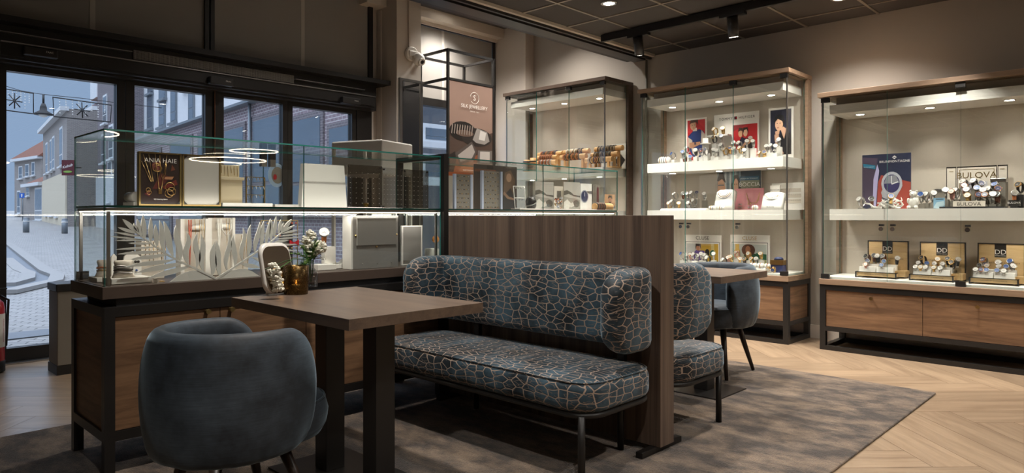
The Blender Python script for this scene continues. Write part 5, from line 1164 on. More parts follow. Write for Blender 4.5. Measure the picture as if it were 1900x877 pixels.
lake = [('r', 0, 0, 1, 1, 'b9b4ab'), ('p', [(0, .5), (.3, .56), (.6, .48), (1, .44), (1, .5), (.6, .53), (.45, .62), (.2, .70), (0, .66)], '565149'), ('p', [(.0, .0), (1, 0), (1, .34), (.7, .40), (.3, .42), (0, .46)], '989288'), ('p', [(0, .25), (.2, .36), (.45, .2), (.3, 0), (0, 0)], 'dcd8cf'), ('e', .75, .2, .2, .14, '5f5a52'), ('p', [(.3, .18), (.55, .26), (.62, .12), (.4, .05)], 'cfcac0')]
card(993, 1027, 336, 3.76, UZ+.010, 'cream', 'grey lake and rocks photo card, left of the two', shapes=lake); card(1046, 1076, 337, 3.76, UZ+.010, 'cream', 'grey lake and rocks photo card, right of the two', shapes=lake)
card(1028, 1045, 345, 3.80, UZ+.010, 'cream', 'plain pale card between the two lake photos', shapes=[('r', .3, .2, .75, .8, '6b655e')])
card(1077, 1098, 340, 3.76, UZ+.010, 'white', 'white card with a big dark blue watch face', shapes=[('e', .35, .5, .34, .25, '9a9ca4'), ('e', .35, .5, .28, .21, '2c3150'), ('p', [(.5, .7), (1, .72), (1, .6), (.7, .62)], '6b655e'), ('r', .33, .5, .37, .66, 'e0e0e6')])
card(1100, 1112, 342, 3.84, UZ+.010, 'greygreen', 'narrow dark-edged card right of the watch face card', shapes=[('r', .6, .1, .9, .9, '5a2a30')])
card(1122, 1141, 360, 3.80, UZ+.02, 'cream', 'small portrait card of a bearded person at the right end', shapes=[('r', 0, 0, 1, 1, 'c99a72'), ('p', [(.1, 0), (.3, .35), (.75, .38), (1, .1), (1, 0)], '5d6478'), ('e', .5, .60, .2, .24, 'b98567'), ('p', [(.28, .68), (.34, .92), (.68, .92), (.72, .66), (.5, .8)], '2b201b'), ('p', [(.34, .5), (.5, .36), (.66, .5), (.5, .46)], '3a2a22')])
cushion_roll_y = None
t = thing('bracelet_roll', 'brown roll of dark leather bracelets at the right end of the counter', 'bracelet roll', (px(1118, 3.72), 3.72, UZ)); MB().cyl((px(1103, 3.72), 3.72, UZ+.035), (px(1134, 3.72), 3.72, UZ+.035), .03, 'pine', n=16).build('roller', t)
m = MB()
for i in range(7):
    xx = px(1105, 3.72)+i*.018; m.tube([(xx, 3.72+.032*math.cos(q), UZ+.035+.032*math.sin(q)) for q in [k*math.pi/8 for k in range(16)]], .006, ('leather_black', 'leather_brown')[i % 2], 6, True)
m.build('bracelet', t)
rnd = random.Random(9); m = MB(); xx = px(1036, 3.72)
for i in range(26): m.ball((xx+rnd.uniform(-.03, .03), 3.72+rnd.uniform(-.02, .02), UZ+.018+rnd.uniform(0, .09)), rnd.uniform(.006, .012), rnd.choice(['steel', 'gold', 'rosegold', 'porcelain', 'pale_blue']), 6)
tag(m.build('charm_cluster'), 'glittering pile of charms between the two lake photo cards', 'charms', kind='stuff')

# ---- lower case: the two palm fronds
yp = 3.602
t = thing('palm_cutout', 'white cut-out of two spreading palm leaves standing inside the glass case', 'decoration', (px(400, yp), yp, LZ))
def P8(x, y): return at(x/3.897+120, y/3.897+370, y=yp)
def P6(x, y): return at(x/4.384+400, y/4.384+380, y=yp)
def leaflet(mb, tip, base, wpx, P, wav=0.0):
    tx, tz = P(*tip)[0], P(*tip)[2]; bx, bz = P(*base)[0], P(*base)[2]; w_ = wpx/3.897*3.63/FPX/2*.86
    d = Vector((bx-tx, bz-tz)); L_ = d.length; d.normalize(); n = Vector((-d.y, d.x)); A, B = [], []
    for i in range(11):
        q = i/10; wd = w_*(math.sin(math.pi*min(1, q*.96+.0))**.8 if 0 < q < 1 else 0)+(.0016 if q == 1 else 0); off = wav*w_*math.sin(q*2*math.pi)
        p = Vector((tx, tz))+d*L_*q+n*off; A.append(p+n*wd); B.append(p-n*wd)
    poly = [(p.x, p.y) for p in A]+[(p.x, p.y) for p in reversed(B[1:])]
    mb.prism(poly, lambda a, b, c: (a, yp+c, b), .006, 'white')
def rachis(mb, pts, P):
    q = [P(*p) for p in pts]; A, B = [], []
    for i, p in enumerate(q):
        a = q[max(0, i-1)]; b = q[min(len(q)-1, i+1)]; d = Vector((b[0]-a[0], b[2]-a[2])).normalized(); n = Vector((-d.y, d.x)); wd = .0022+.0038*i/len(q)
        A.append((p[0]+n.x*wd, p[2]+n.y*wd)); B.append((p[0]-n.x*wd, p[2]-n.y*wd))
    mb.prism(A+list(reversed(B)), lambda a, b, c: (a, yp-.001+c, b), .008, 'white')
LU = [((420, 140), (530, 240), 34, 0), ((385, 200), (520, 245), 24, 0), ((500, 170), (535, 255), 28, 0), ((525, 140), (555, 265), 30, 0), ((567, 112), (578, 290), 38, 0), ((625, 130), (622, 310), 34, 0), ((657, 180), (668, 345), 34, 0), ((688, 150), (722, 380), 40, .2), ((718, 155), (785, 412), 48, .2), ((805, 185), (838, 440), 48, -.3), ((880, 230), (892, 462), 46, .7), ((958, 240), (955, 495), 46, -.5), ((985, 250), (1005, 522), 46, .5), ((1085, 310), (1065, 555), 54, -.3),
      ((360, 235), (545, 268), 16, 0), ((325, 265), (562, 290), 13, 0), ((365, 298), (590, 290), 14, 0), ((460, 315), (620, 320), 18, 0), ((370, 362), (660, 342), 18, .1), ((385, 395), (700, 373), 25, .1), ((470, 435), (742, 397), 32, .1), ((440, 488), (792, 435), 34, .15), ((525, 528), (852, 458), 42, .15), ((605, 570), (905, 482), 42, .1)]
RU = [((5, 290), (38, 582), 56, .2), ((110, 230), (92, 530), 46, .6), ((145, 240), (158, 500), 50, -.3), ((225, 185), (222, 455), 44, .7), ((288, 160), (262, 420), 46, -.4), ((362, 138), (320, 385), 48, .3), ((395, 130), (368, 345), 42, -.2), ((448, 112), (412, 320), 40, .1), ((458, 122), (450, 292), 40, 0), ((495, 90), (478, 262), 36, 0), ((532, 118), (515, 235), 32, 0), ((552, 148), (540, 222), 24, 0), ((620, 115), (545, 215), 38, 0), ((645, 163), (555, 218), 20, 0), ((670, 205), (545, 232), 20, 0), ((695, 235), (520, 255), 16, 0), ((690, 262), (500, 276), 16, 0), ((600, 285), (480, 302), 22, 0), ((670, 320), (440, 325), 20, 0),
      ((660, 375), (395, 350), 26, -.1), ((600, 430), (350, 395), 32, -.1), ((520, 500), (300, 425), 38, -.15), ((365, 512), (212, 478), 40, -.1)]
def leaflet_safe(mb, *a): leaflet(mb, *a)
for i, (a, b, w_, wv_) in enumerate(LU): m = MB(); leaflet(m, a, b, w_, P8, wv_); m.build('leaflet', t)
for i, (a, b, w_, wv_) in enumerate(RU): m = MB(); leaflet(m, a, b, w_*.89, P6, wv_); m.build('leaflet', t)
m = MB(); rachis(m, [(500, 215), (555, 265), (620, 315), (740, 398), (850, 455), (950, 500), (1085, 566)], P8); m.build('stem', t)
m = MB(); rachis(m, [(575, 188), (540, 225), (430, 318), (300, 408), (150, 508), (0, 605)], P6); m.build('stem', t)
def dome(pts, P):
    q = [P(*p) for p in pts]; m = MB(); m.prism([(p[0], max(LZ, p[2])) for p in q], lambda a, b, c: (a, yp+.001+c, b), .005, 'white'); m.build('base_leaf', t)
dome([(760, 640), (765, 595), (800, 565), (850, 535), (900, 518), (950, 512), (1000, 530), (1050, 555), (1090, 572), (1090, 640)], P8)
dome([(5, 680), (10, 600), (70, 565), (130, 535), (190, 520), (240, 520), (300, 540), (350, 572), (352, 680)], P6)

# jewellery stands behind the palm
def neck_board(u0, u1, v0, y, label, tubes=True, chains=()):
    a, b, zt = px(u0, y), px(u1, y), pz(u0, v0, y); t = thing('necklace_board', label, 'necklace stand', ((a+b)/2, y, LZ), 'upright necklace boards')
    wd = b-a; n = 10; rings = []
    for q in [i/n for i in range(n+1)]:
        bow = .5-.13*math.sin(math.pi*min(1, q*1.05))*(1 if tubes else 0); rings.append([(a+wd*(.5-bow), y+.02-.02*q, LZ+(zt-LZ)*q), (a+wd*(.5+bow), y+.02-.02*q, LZ+(zt-LZ)*q), (a+wd*(.5+bow), y+.05, LZ+(zt-LZ)*q), (a+wd*(.5-bow), y+.05, LZ+(zt-LZ)*q)])
    MB().loft(rings, 'cream', smooth=False).build('board', t)
    if tubes: MB().cyl((a+wd*.3, y-.012, zt-.045), (b-wd*.2, y-.012, zt-.045), .016, 'white', n=14).box(a-.003, a+wd*.12, y-.01, y+.06, LZ, zt, 'white').box(b-wd*.08, b+.003, y-.01, y+.06, LZ, zt, 'white').build('bar', t)
    for (x0_, x1_, zz, mt_, r) in chains:
        m = MB(); m.tube([(a+wd*x0_, y-.032, zt-.005), (a+wd*(x0_+.01), y-.034, zt-.06), (a+wd*(x0_+x1_)/2, y-.03, zt-zz), (a+wd*x1_, y-.034, zt-.06), (a+wd*x1_, y-.032, zt-.005)], r, mt_, 5); m.build('necklace_chain', t)
flat('coral', 'c8583c', .4)
neck_board(335, 384, 406, 3.83, 'white necklace board with a coral bead strand, left one behind the palm', True, ((.22, .30, .26, 'coral', .0035), (.45, .62, .2, 'gold', .0016), (.7, .8, .24, 'gold', .0016)))
neck_board(386, 434, 404, 3.83, 'white necklace board with pearl strands, in the middle behind the palm', True, ((.28, .36, .26, 'porcelain', .0042), (.42, .8, .10, 'porcelain', .0035), (.6, .72, .25, 'gold', .0018)))
neck_board(435, 463, 434, 3.86, 'lower cream necklace board with gold chains, right one behind the palm', False, ((.3, .5, .2, 'gold', .0016), (.6, .8, .18, 'gold', .0016)))
a, b = px(257, 3.9), px(300, 3.9); t = thing('chain_block', 'cream block with earrings and fine gold chains at the left behind the palm', 'jewellery stand', (px(275, 3.88), 3.88, LZ)); MB().box(a, b, 3.86, 3.95, LZ, 1.09, 'cream').build('block', t, bevel=.002)
m = MB()
for i in range(6): m.tube([(a+.02+i*.02, 3.858, 1.085), (a+.02+i*.02, 3.858, 1.0-.02*(i % 3))], .0015, 'gold', 4)
m.build('chain', t)
t = thing('low_tray', 'low white tray under the pillow bracelets at the left end of the case', 'tray', (px(225, 3.72), 3.72, LZ)); a, b = px(212, 3.64), px(285, 3.64); MB().box(1.035, b, 3.655, 3.80, LZ, LZ+.028, 'white').build('tray', t, bevel=.002)
t = MB().box(1.02, 1.14, 3.83, 3.98, LZ, LZ+.022, 'white'); tag(t.build('low_tray', bevel=.002), 'small white tray under the rear pillow at the left end of the case', 'tray')
def pillow(u, y, zb, label, w_=.075, bands=()):
    x = px(u, y); t = thing('bracelet_pillow', label, 'bracelet pillow', (x, y, zb), 'bracelet pillows'); rings = []
    for q, s_ in ((0, .62), (.15, .55), (.45, .44), (.7, .44), (.88, .5), (1, .46)): rings.append([(x+w_*s_*2*.5*math.copysign(abs(math.cos(a))**.6, math.cos(a)), y+.022*(1 if q < .95 else .5)*math.copysign(abs(math.sin(a))**.8, math.sin(a)), zb+.085*q) for a in [2*math.pi*k/20 for k in range(20)]])
    MB().loft(rings, 'cream').build('pillow', t)
    for i, (q, mt_) in enumerate(bands):
        s_ = .46 if q < .8 else .5; tag(MB().tube([(x+w_*s_*1.04*math.copysign(abs(math.cos(a))**.6, math.cos(a)), y+.024*math.sin(a), zb+.085*q+.003*math.cos(3*a)) for a in [2*math.pi*k/20 for k in range(20)]], .0038, mt_, 5, True).build('bracelet'), '%s bracelet, %s from below on the %s' % (NM.get(mt_, mt_), ORD[i], label.split(',')[0]), 'bracelet')
pillow(229, 3.70, LZ+.028, 'front cream bracelet pillow, wrapped in silver', .085, ((.30, 'steel'), (.45, 'leather_black'), (.56, 'steel'), (.66, 'steel')))
pillow(197, 3.90, LZ+.022, 'rear cream bracelet pillow, wrapped in gold', .085, ((.38, 'gold'), (.55, 'leather_tan')))
x = px(214, 3.80); t = thing('earring_post', 'slim white house-shaped post with an amber drop earring', 'earring stand', (x, 3.82, LZ)); MB().prism([(-.012, 0), (.012, 0), (.012, .125), (0, .14), (-.012, .125)], lambda a, b, c: (x+a, 3.82+c, LZ+b), .012, 'white').box(x-.03, x+.04, 3.81, 3.86, LZ, LZ+.012, 'white').build('post', t)
MB().box(x+.014, x+.026, 3.812, 3.818, LZ+.07, LZ+.105, 'gold').build('earring', t)
x = px(247, 3.84); t = thing('earring_house', 'white house-shaped earring stand with dark earrings behind the palm leaves', 'earring stand', (x, 3.84, LZ)); MB().prism([(-.045, 0), (.04, 0), (.04, .115), (.0, .15), (-.04, .125), (-.045, .10), (-.01, .10), (-.01, .012), (-.045, .012)], lambda a, b, c: (x+a, 3.84+c, LZ+b), .012, 'white').build('board', t)
m = MB(); m.ball((x+.01, 3.836, LZ+.095), .007, 'black', 6).ball((x+.024, 3.836, LZ+.095), .007, 'black', 6).ball((x+.015, 3.836, LZ+.05), .006, 'print_blue', 6); m.build('earring', t)
# gold rack with red bow behind the right frond
a, b = px(484, 3.86), px(552, 3.86); z0, z1 = LZ, pz(484, 409, 3.86); t = thing('wire_jewellery_rack', 'gold wire rack hung with earrings and a red bow behind the right palm leaf', 'jewellery rack', ((a+b)/2, 3.86, LZ)); m = MB()
for xx in (a, (a+b)/2, b): m.box(xx-.002, xx+.002, 3.858, 3.862, z0, z1, 'brass')
for q in (0, .25, .5, .75, 1): m.box(a, b, 3.858, 3.862, z0+(z1-z0)*q-.002, z0+(z1-z0)*q+.002, 'brass')
m.build('frame', t); m = MB(); rnd = random.Random(4)
for q in (.5, .75, 1):
    for i in range(9): xx = a+(b-a)*(i+.5)/9; m.ball((xx, 3.855, z0+(z1-z0)*q-.016), .006, rnd.choice(['gold', 'coral', 'steel', 'porcelain', 'pale_blue']), 5)
m.build('earring', t)
x, z = b-.03, pz(545, 450, 3.85); MB().prism([(0, 0), (.03, .018), (.03, -.018)], lambda p, q, c: (x+p, 3.852-c, z+q), .01, 'red').prism([(0, 0), (-.03, .018), (-.03, -.018)], lambda p, q, c: (x+p, 3.852-c, z+q), .01, 'red').ball((x, 3.846, z), .006, 'red', 6).build('bow', t)
# watch on white block, curved stand, big framed panels
x = px(600, 3.80); t = thing('display_block', 'white stepped block carrying a brown-strap watch left of the curved stand', 'display block', (x, 3.78, LZ)); MB().box(px(584, 3.74), px(618, 3.74), 3.70, 3.80, LZ, LZ+.035, 'white').box(px(596, 3.8), px(616, 3.8), 3.76, 3.80, LZ+.035, LZ+.14, 'white').build('block', t, bevel=.002)
watch((px(600, 3.78), 3.775, LZ+.14+.058), ('steel', 'watch_white', 'leather_tan'), 'steel watch with reddish brown strap on the white stepped block', 'watches on the counter', 1.5, R(62))
x = px(640, 3.82); t = thing('curved_stand', 'white curved ramp stand with a single ring, left of the big metal panel', 'display stand', (x, 3.80, LZ)); pts = [(-.10, 0), (-.10, .025), (-.03, .035), (0, .06), (.02, .14), (.035, .185), (.06, .195), (.075, .18), (.075, 0)]
MB().prism(pts, lambda a, b, c: (x+a, 3.76+c, LZ+b), .09, 'white').build('ramp', t, bevel=.002); MB().ball((x-.09, 3.80, LZ+.035), .012, 'wax', 8).build('ring', t)
y = 3.635; a, b = px(655, y), px(739, y); zt = pz(655, 400, y)
t = thing('metal_display_panel', 'big brushed grey metal panel with a folded flap standing at the case front', 'display panel', ((a+b)/2, y, LZ)); MB().box(a, b, y, y+.012, LZ, zt, flat('silver_board', 'b4b1ad', .45, .6, var=.05, scale=4)).box(a-.012, a, y, y+.10, LZ, zt, 'white').build('sheet', t, bevel=.001)
MB().box(a+.022, b-.022, y-.012, y-.002, LZ+.145, zt-.012, 'silver_board').build('flap', t, bevel=.003)
m = MB()
for xx, zz in ((a+.018, 1.10), (b-.018, 1.10), ((a+b)/2, LZ+.135)): m.ball((xx, y-.004, zz), .007, 'gold', 8)
for i in range(3): m.ball((a+(b-a)*(.2+.32*i), y-.001, LZ+.03), .004, 'steel', 6)
m.build('stud', t)
y = 3.70; a, b = px(747, y), px(782, y); zt = pz(747, 420, y); t = thing('metal_display_panel', 'plain narrow grey panel in a white edge, beside the big metal panel', 'display panel', ((a+b)/2, y, LZ)); MB().box(a, b, y, y+.01, LZ+.03, zt, 'silver_board').build('sheet', t); m = MB(); frame_rect(m, a-.005, b+.005, LZ, zt+.005, .007, y-.003, y+.014, 'white'); m.build('frame', t)
x = px(812, 3.72); t = thing('orange_disc_stand', 'small white stand with an orange disc beside the black post', 'display stand', (x, 3.74, LZ)); MB().box(x-.05, x+.012, 3.72, 3.80, LZ, LZ+.10, 'white').box(x-.003, x+.003, 3.73, 3.74, LZ+.1, LZ+.14, 'white').build('base', t); MB().cyl((x, 3.735, LZ+.165), (x, 3.75, LZ+.165), .026, flat('orange', 'e08a35', .5), n=24).build('disc', t)
for (u, v, l, mt_) in ((289, 521, 'tiny white perfume-like charm tag lying before the palm', 'white'), (302, 523, 'thin gold ring lying before the palm', 'gold')):
    x, y, z = at(u, v, z=LZ); y = 3.625; x = px(u, y); tag((MB().box(x-.008, x+.008, y, y+.012, LZ, LZ+.02, mt_) if mt_ == 'white' else MB().tube([(x+.012*math.cos(q), y+.012*math.sin(q)+.01, LZ+.003) for q in [k*math.pi/8 for k in range(16)]], .002, 'gold', 5, True)).build('price_tag' if mt_ == 'white' else 'ring_band'), l, 'tag' if mt_ == 'white' else 'ring')

# ---- on the near table
TZ = .837
x, y = at(549.5, 545, z=TZ)[:2]; y = y-.0
t = thing('candle_holder', 'mottled brown glass candle holder with a lit tealight on the near table', 'candle holder', (x, y, TZ)); r = .060
MB().lathe([(r*.93, 0), (r*.95, .003), (r*.97, .05), (r, .140), (r-.003, .1405), (r*.94, .05), (r*.9, .012), (.001, .010)], (x, y, TZ), 'mottled_glass', 40).build('glass', t)
MB().lathe([(.001, .0005), (r*.9, .001), (r*.92, .03), (.001, .032)], (x, y, TZ), flat('amber_base', '5a4522', .3, .5), 30).build('base', t)
tl = thing('tealight', 'small burning tealight inside the brown glass holder', 'candle', (x, y, TZ+.034)); MB().cyl((x, y, TZ+.034), (x, y, TZ+.047), .022, 'wax', n=20).build('wax', tl); MB().lathe([(.001, 0), (.0045, .004), (.003, .012), (.0005, .02)], (x, y, TZ+.048), 'flame', 10).build('flame', tl)
pl = bpy.data.lights.new('candle_light', 'POINT'); pl.energy = .12; pl.color = (1, .6, .25); pl.shadow_soft_size = .01; po_ = bpy.data.objects.new('candle_light', pl); scene.collection.objects.link(po_); po_.parent = tl; po_.location = (0, 0, .04)
x, y = at(566, 534, z=TZ)[:2]; x += .045; y += .02
t = thing('glass_vase', 'small clear glass bottle vase with water behind the candle holder', 'vase', (x, y, TZ)); MB().lathe([(.001, .001), (.034, .002), (.038, .01), (.038, .075), (.030, .09), (.018, .105), (.018, .14), (.021, .144), (.016, .143), (.016, .105), (.028, .09), (.035, .075), (.035, .012), (.001, .008)], (x, y, TZ), 'clear_acrylic', 24).build('bottle', t)
t = thing('flower_bouquet', 'bouquet of white flowers and green fern in the bottle vase', 'flowers', (x, y, TZ+.02)); rnd = random.Random(12)
m = MB()
heads = []
for i, (dx, dy, hz) in enumerate(((-.005, .0, .30), (.05, .0, .215), (-.055, -.02, .20), (.02, .05, .22), (-.02, .03, .235), (.07, .03, .185))):
    top = (x+dx, y+dy, TZ+hz); heads.append(top); m.tube([(x+dx*.1, y+dy*.1, TZ+.03), (x+dx*.3, y+dy*.3, TZ+.15), top], .0022, 'leaf', 5)
m.build('stem', t)
def bloom(c, R0, n, mat, pr):
    m = MB()
    for i in range(n):
        a = rnd.uniform(0, 6.28); b = math.acos(rnd.uniform(-1, 1)); q = R0*rnd.uniform(.65, 1)
        m.ball((c[0]+q*math.sin(b)*math.cos(a), c[1]+q*math.sin(b)*math.sin(a), c[2]+q*math.cos(b)*.9), pr*rnd.uniform(1.0, 1.7), mat, 5, rnd.choice([(1, .4, .8), (.4, 1, .8), (.9, .8, .35), (1, 1, .4)]))
    return m.build('blossom', t)
hx, hy, hz = heads[0]
for k in range(6): bloom((hx+rnd.uniform(-.018, .018), hy+rnd.uniform(-.01, .01), hz-.035-.020*k+.03), .018+.005*k, 26, 'petal', .0075)
bloom(heads[1], .042, 150, 'petal', .0065); 
x2, y2 = at(512, 520, y=y)[0], y+.0
hl = at(507, 505, y=2.98); m = MB().tube([(x, y, TZ+.15), ((x+hl[0])/2, (y+hl[1])/2, TZ+.17), hl], .0022, 'leaf', 5); m.build('stem', t)
for k in range(4): bloom((hl[0]+.008*k, hl[1], hl[2]+.02-.03*k), .026, 34, 'petal', .0075)
def fern(p0, p1, n=12, w_=.03):
    m = MB(); p0, p1 = Vector(p0), Vector(p1); d = (p1-p0); m.tube([p0, p0+d*.5+Vector((0, 0, .01)), p1], .0012, 'leaf', 4)
    for i in range(n):
        q = p0+d*(i+1)/n+Vector((0, 0, .01*math.sin(math.pi*(i+1)/n)))
        for s_ in range(8):
            e = q+Vector((rnd.uniform(-1, 1), rnd.uniform(-1, 1), rnd.uniform(-.3, 1))).normalized()*w_*(1.1-i/n)*rnd.uniform(.6, 1); m.tube([q, e], [.0018, .0007], rnd.choice(['leaf', 'leaf', 'leaf_light']), 4)
    m.build('fern_sprig', t)
P0 = (x, y, TZ+.145)
for k in range(7): fern((x, y, TZ+.15), (x+rnd.uniform(-.08, .06), y+rnd.uniform(-.06, .03), TZ+rnd.uniform(.19, .27)), 9, .026)
fern(P0, at(536, 470, y=y-.03)); fern(P0, at(560, 500, y=y-.04)); fern(P0, (x+.06, y-.02, TZ+.21)); fern(P0, (x-.03, y+.03, TZ+.27)); fern(P0, at(520, 528, y=y+.02), 10, .035); fern(P0, at(508, 540, y=y+.05), 10, .035); fern(P0, at(498, 532, y=y+.06), 10, .035)
m = MB()
for i in range(60):
    c = Vector(heads[5])+Vector((rnd.uniform(-.035, .03), rnd.uniform(-.03, .03), rnd.uniform(-.04, .03))); m.ball(c, .0032, 'petal', 4)
    if i % 2: m.tube([Vector((x+.02, y, TZ+.15)), c], .0005, 'bark', 3)
m.build('babys_breath', t)
# mirror
t = thing('table_mirror', 'white-rimmed rounded table mirror leaning back behind the candle holder', 'mirror', (0, 0, 0))
m = MB(); k = []
def ringpts(w_, h_, r, yy): return [(a, yy, b+h_/2+.006) for a, b in rrect(-w_/2, w_/2, -h_/2, h_/2, r, 8)]
m.loft([ringpts(.170, .230, .047, -.0102), ringpts(.188, .248, .054, -.004), ringpts(.192, .252, .056, .008), ringpts(.176, .236, .050, .018)], 'porcelain'); m.build('rim', t)
m = MB(); pts = ringpts(.171, .231, .047, -.0104); m.add(pts, [tuple(range(len(pts)))], 'mirror_face'); m.build('glass', t)
m = MB(); m.tube([(0, .015, .17), (0, .10, .006)], .006, 'porcelain', 8).tube([(-.05, .10, .006), (.05, .10, .006)], .006, 'porcelain', 8); m.build('prop', t)
mx, my = at(521, 546, z=TZ)[:2]; t.location = (mx, my, TZ+.002); t.rotation_euler = (R(-12), 0, R(16))

# ---- left of the counter: bin, extinguisher; white hood behind
x, y = 1.50, 6.28
t = thing('waste_bin', 'narrow grey bin with black lid and base behind the end of the counter', 'bin', (x, y, 0)); MB().box(x-.13, x+.13, y-.13, y+.13, .07, .64, 'greygreen').build('body', t, bevel=.006); MB().box(x-.14, x+.14, y-.14, y+.14, .64, .70, 'black').build('lid', t, bevel=.008); MB().box(x-.135, x+.135, y-.135, y+.135, 0, .07, 'black').build('base', t)
x, y = 1.045, 6.62
t = thing('fire_extinguisher', 'red fire extinguisher with white label and black foot at the left edge', 'fire extinguisher', (x, y, .0)); MB().lathe([(.074, .06), (.076, .10), (.076, .50), (.068, .545), (.04, .575), (.02, .585), (.02, .60)], (x, y, 0), 'red', 28).build('cylinder', t)
MB().lathe([(.06, 0), (.079, .01), (.079, .09), (.07, .1)], (x, y, 0), 'rubber', 28).build('foot', t); MB().box(x-.02, x+.05, y-.015, y+.015, .60, .64, 'black').box(x-.02, x+.09, y-.01, y+.01, .645, .655, 'black').build('valve', t)
MB().tube([(x+.03, y, .61), (x+.10, y, .56), (x+.09, y, .3), (x+.082, y-.01, .2)], .009, 'rubber', 8).build('hose', t)
m = MB(); m.loft([[(x+.0775*math.cos(a), y+.0775*math.sin(a), zz) for a in [R(-100+9*k) for k in range(13)]] for zz in (.20, .46)], 'white', closed=False, caps=False)
m.build('label_sheet', t); m = MB(); text_into(m, 'BRANDBLUSSER', lambda a, b, c: (x+.079*math.cos(R(-40)+b*8), y+.079*math.sin(R(-40)+b*8), .22+a), .11, -.008, .026, 'red', 0, 0); m.build('lettering', t)
# rotated white hood
nr = at(708, 258, z=1.84); c0 = Vector((nr[0], nr[1], 0)); lp = at(614.5, 263, z=1.84); rp = at(766, 268, z=1.84); A = Vector((lp[0]-nr[0], lp[1]-nr[1], 0)); B = Vector((rp[0]-nr[0], rp[1]-nr[1], 0))
t = thing('white_display_hood', 'white lacquered boxy display hood standing behind the glass counter', 'display cabinet', tuple(c0+(A+B)/2))
def quadbox(o, a, b, z0, z1, mt_):
    P_ = [o, o+a, o+a+b, o+b]; return MB().add([(p.x, p.y, z) for z in (z0, z1) for p in P_], [(3, 2, 1, 0), (4, 5, 6, 7), (0, 1, 5, 4), (1, 2, 6, 5), (2, 3, 7, 6), (3, 0, 4, 7)], mt_)
quadbox(c0, A, B, 1.56, 1.84, 'white_gloss').build('hood', t, bevel=.012); quadbox(c0+(A+B)*.01, A*.98, B*.98, .78, .82, 'white').build('deck', t)
for i, j in ((0, 0), (1, 0), (0, 1), (1, 1)): quadbox(c0+(A*i+B*j)*.94+(A+B)*.01, A*.05, B*.05, 0, 1.56, 'white').build('leg', t)
# sticker on the door glass
x, _, z = at(513, 325, y=6.99); m = MB(); m.prism(ell(0, 0, .10, .13, 28), lambda a, b, c: (x+a, 6.985+c, z+b), .003, flat('sticker_blue', 'a9c6e4', .5)); m.prism(ell(.01, 0, .07, .09, 20), lambda a, b, c: (x+a, 6.983+c, z+b), .002, 'greygreen'); m.prism(ell(-.02, -.02, .02, .03, 12), lambda a, b, c: (x+a, 6.981+c, z+b), .002, 'red')
tag(m.build('window_sticker'), 'round pale blue sticker with a picture on the door glass', 'sticker')

# ================================================================== THE STREET
SL = .017
def ground(u, v, dz=0):
    r = ray(u, v); t = (H+SL*7+.02-dz)/(SL*r[1]-r[2]); return (r[0]*t, r[1]*t, H+r[2]*t+dz)
def gz(y): return SL*(y-7)-.02
m = MB(); m.add([(-45, 7.1, gz(7.1)), (45, 7.1, gz(7.1)), (45, 130, gz(130)), (-45, 130, gz(130)), (-45, 7.1, -1), (45, 7.1, -1), (45, 130, -1), (-45, 130, -1)], [(0, 1, 2, 3), (7, 6, 5, 4), (0, 4, 5, 1), (2, 6, 7, 3), (1, 5, 6, 2), (3, 7, 4, 0)], 'paving')
o = m.build('street_ground', origin=(0, 7, 0)); struct(o)
def flatpoly(name, pts, mt_, dz, label=None, cat=None):
    P_ = [ground(u, v, dz) for u, v in pts]; n = len(P_); m = MB(); m.add(P_+[(a, b, c-.02-dz) for a, b, c in P_], [tuple(range(n)), tuple(reversed(range(n, 2*n)))]+[(i, n+i, n+(i+1) % n, (i+1) % n) for i in range(n)], mt_)
    o = m.build(name, origin=P_[0]); struct(o); return o
flatpoly('road_surface', [(-60, 420), (4, 446), (44, 474), (86, 504), (104, 511), (101, 521), (64, 529), (16, 540), (-80, 540)], 'asphalt', .006)
flatpoly('pavement_island', [(-80, 470), (13, 482), (37, 503), (52, 509), (50, 517), (13, 527), (-80, 536)], 'paving', .03)
flatpoly('gutter_strip', [(-60, 622), (16, 618), (200, 600), (300, 590), (300, 596), (200, 609), (16, 630), (-60, 636)], 'asphalt', .006)
m = MB()
for pts in ([(-40, 425), (13.7, 450), (44.5, 473), (85.5, 503), (107, 511), (103, 522), (64, 530.5), (16, 541.5)], [(13, 481), (37, 502), (53, 508), (51, 518), (14, 528)]):
    P_ = [Vector(ground(u, v, .035)) for u, v in pts]; A_, B_ = [], []
    for i in range(len(P_)):
        dd_ = (P_[min(i+1, len(P_)-1)]-P_[max(i-1, 0)]); dd_.z = 0; dd_.normalize(); nn_ = Vector((-dd_.y, dd_.x, 0))*.11; A_.append(P_[i]+nn_); B_.append(P_[i]-nn_)
    m.loft([[a, b, b-Vector((0, 0, .06)), a-Vector((0, 0, .06))] for a, b in zip(A_, B_)], 'kerb', smooth=False)
struct(m.build('kerb_stones', origin=(0, 20, 0)))
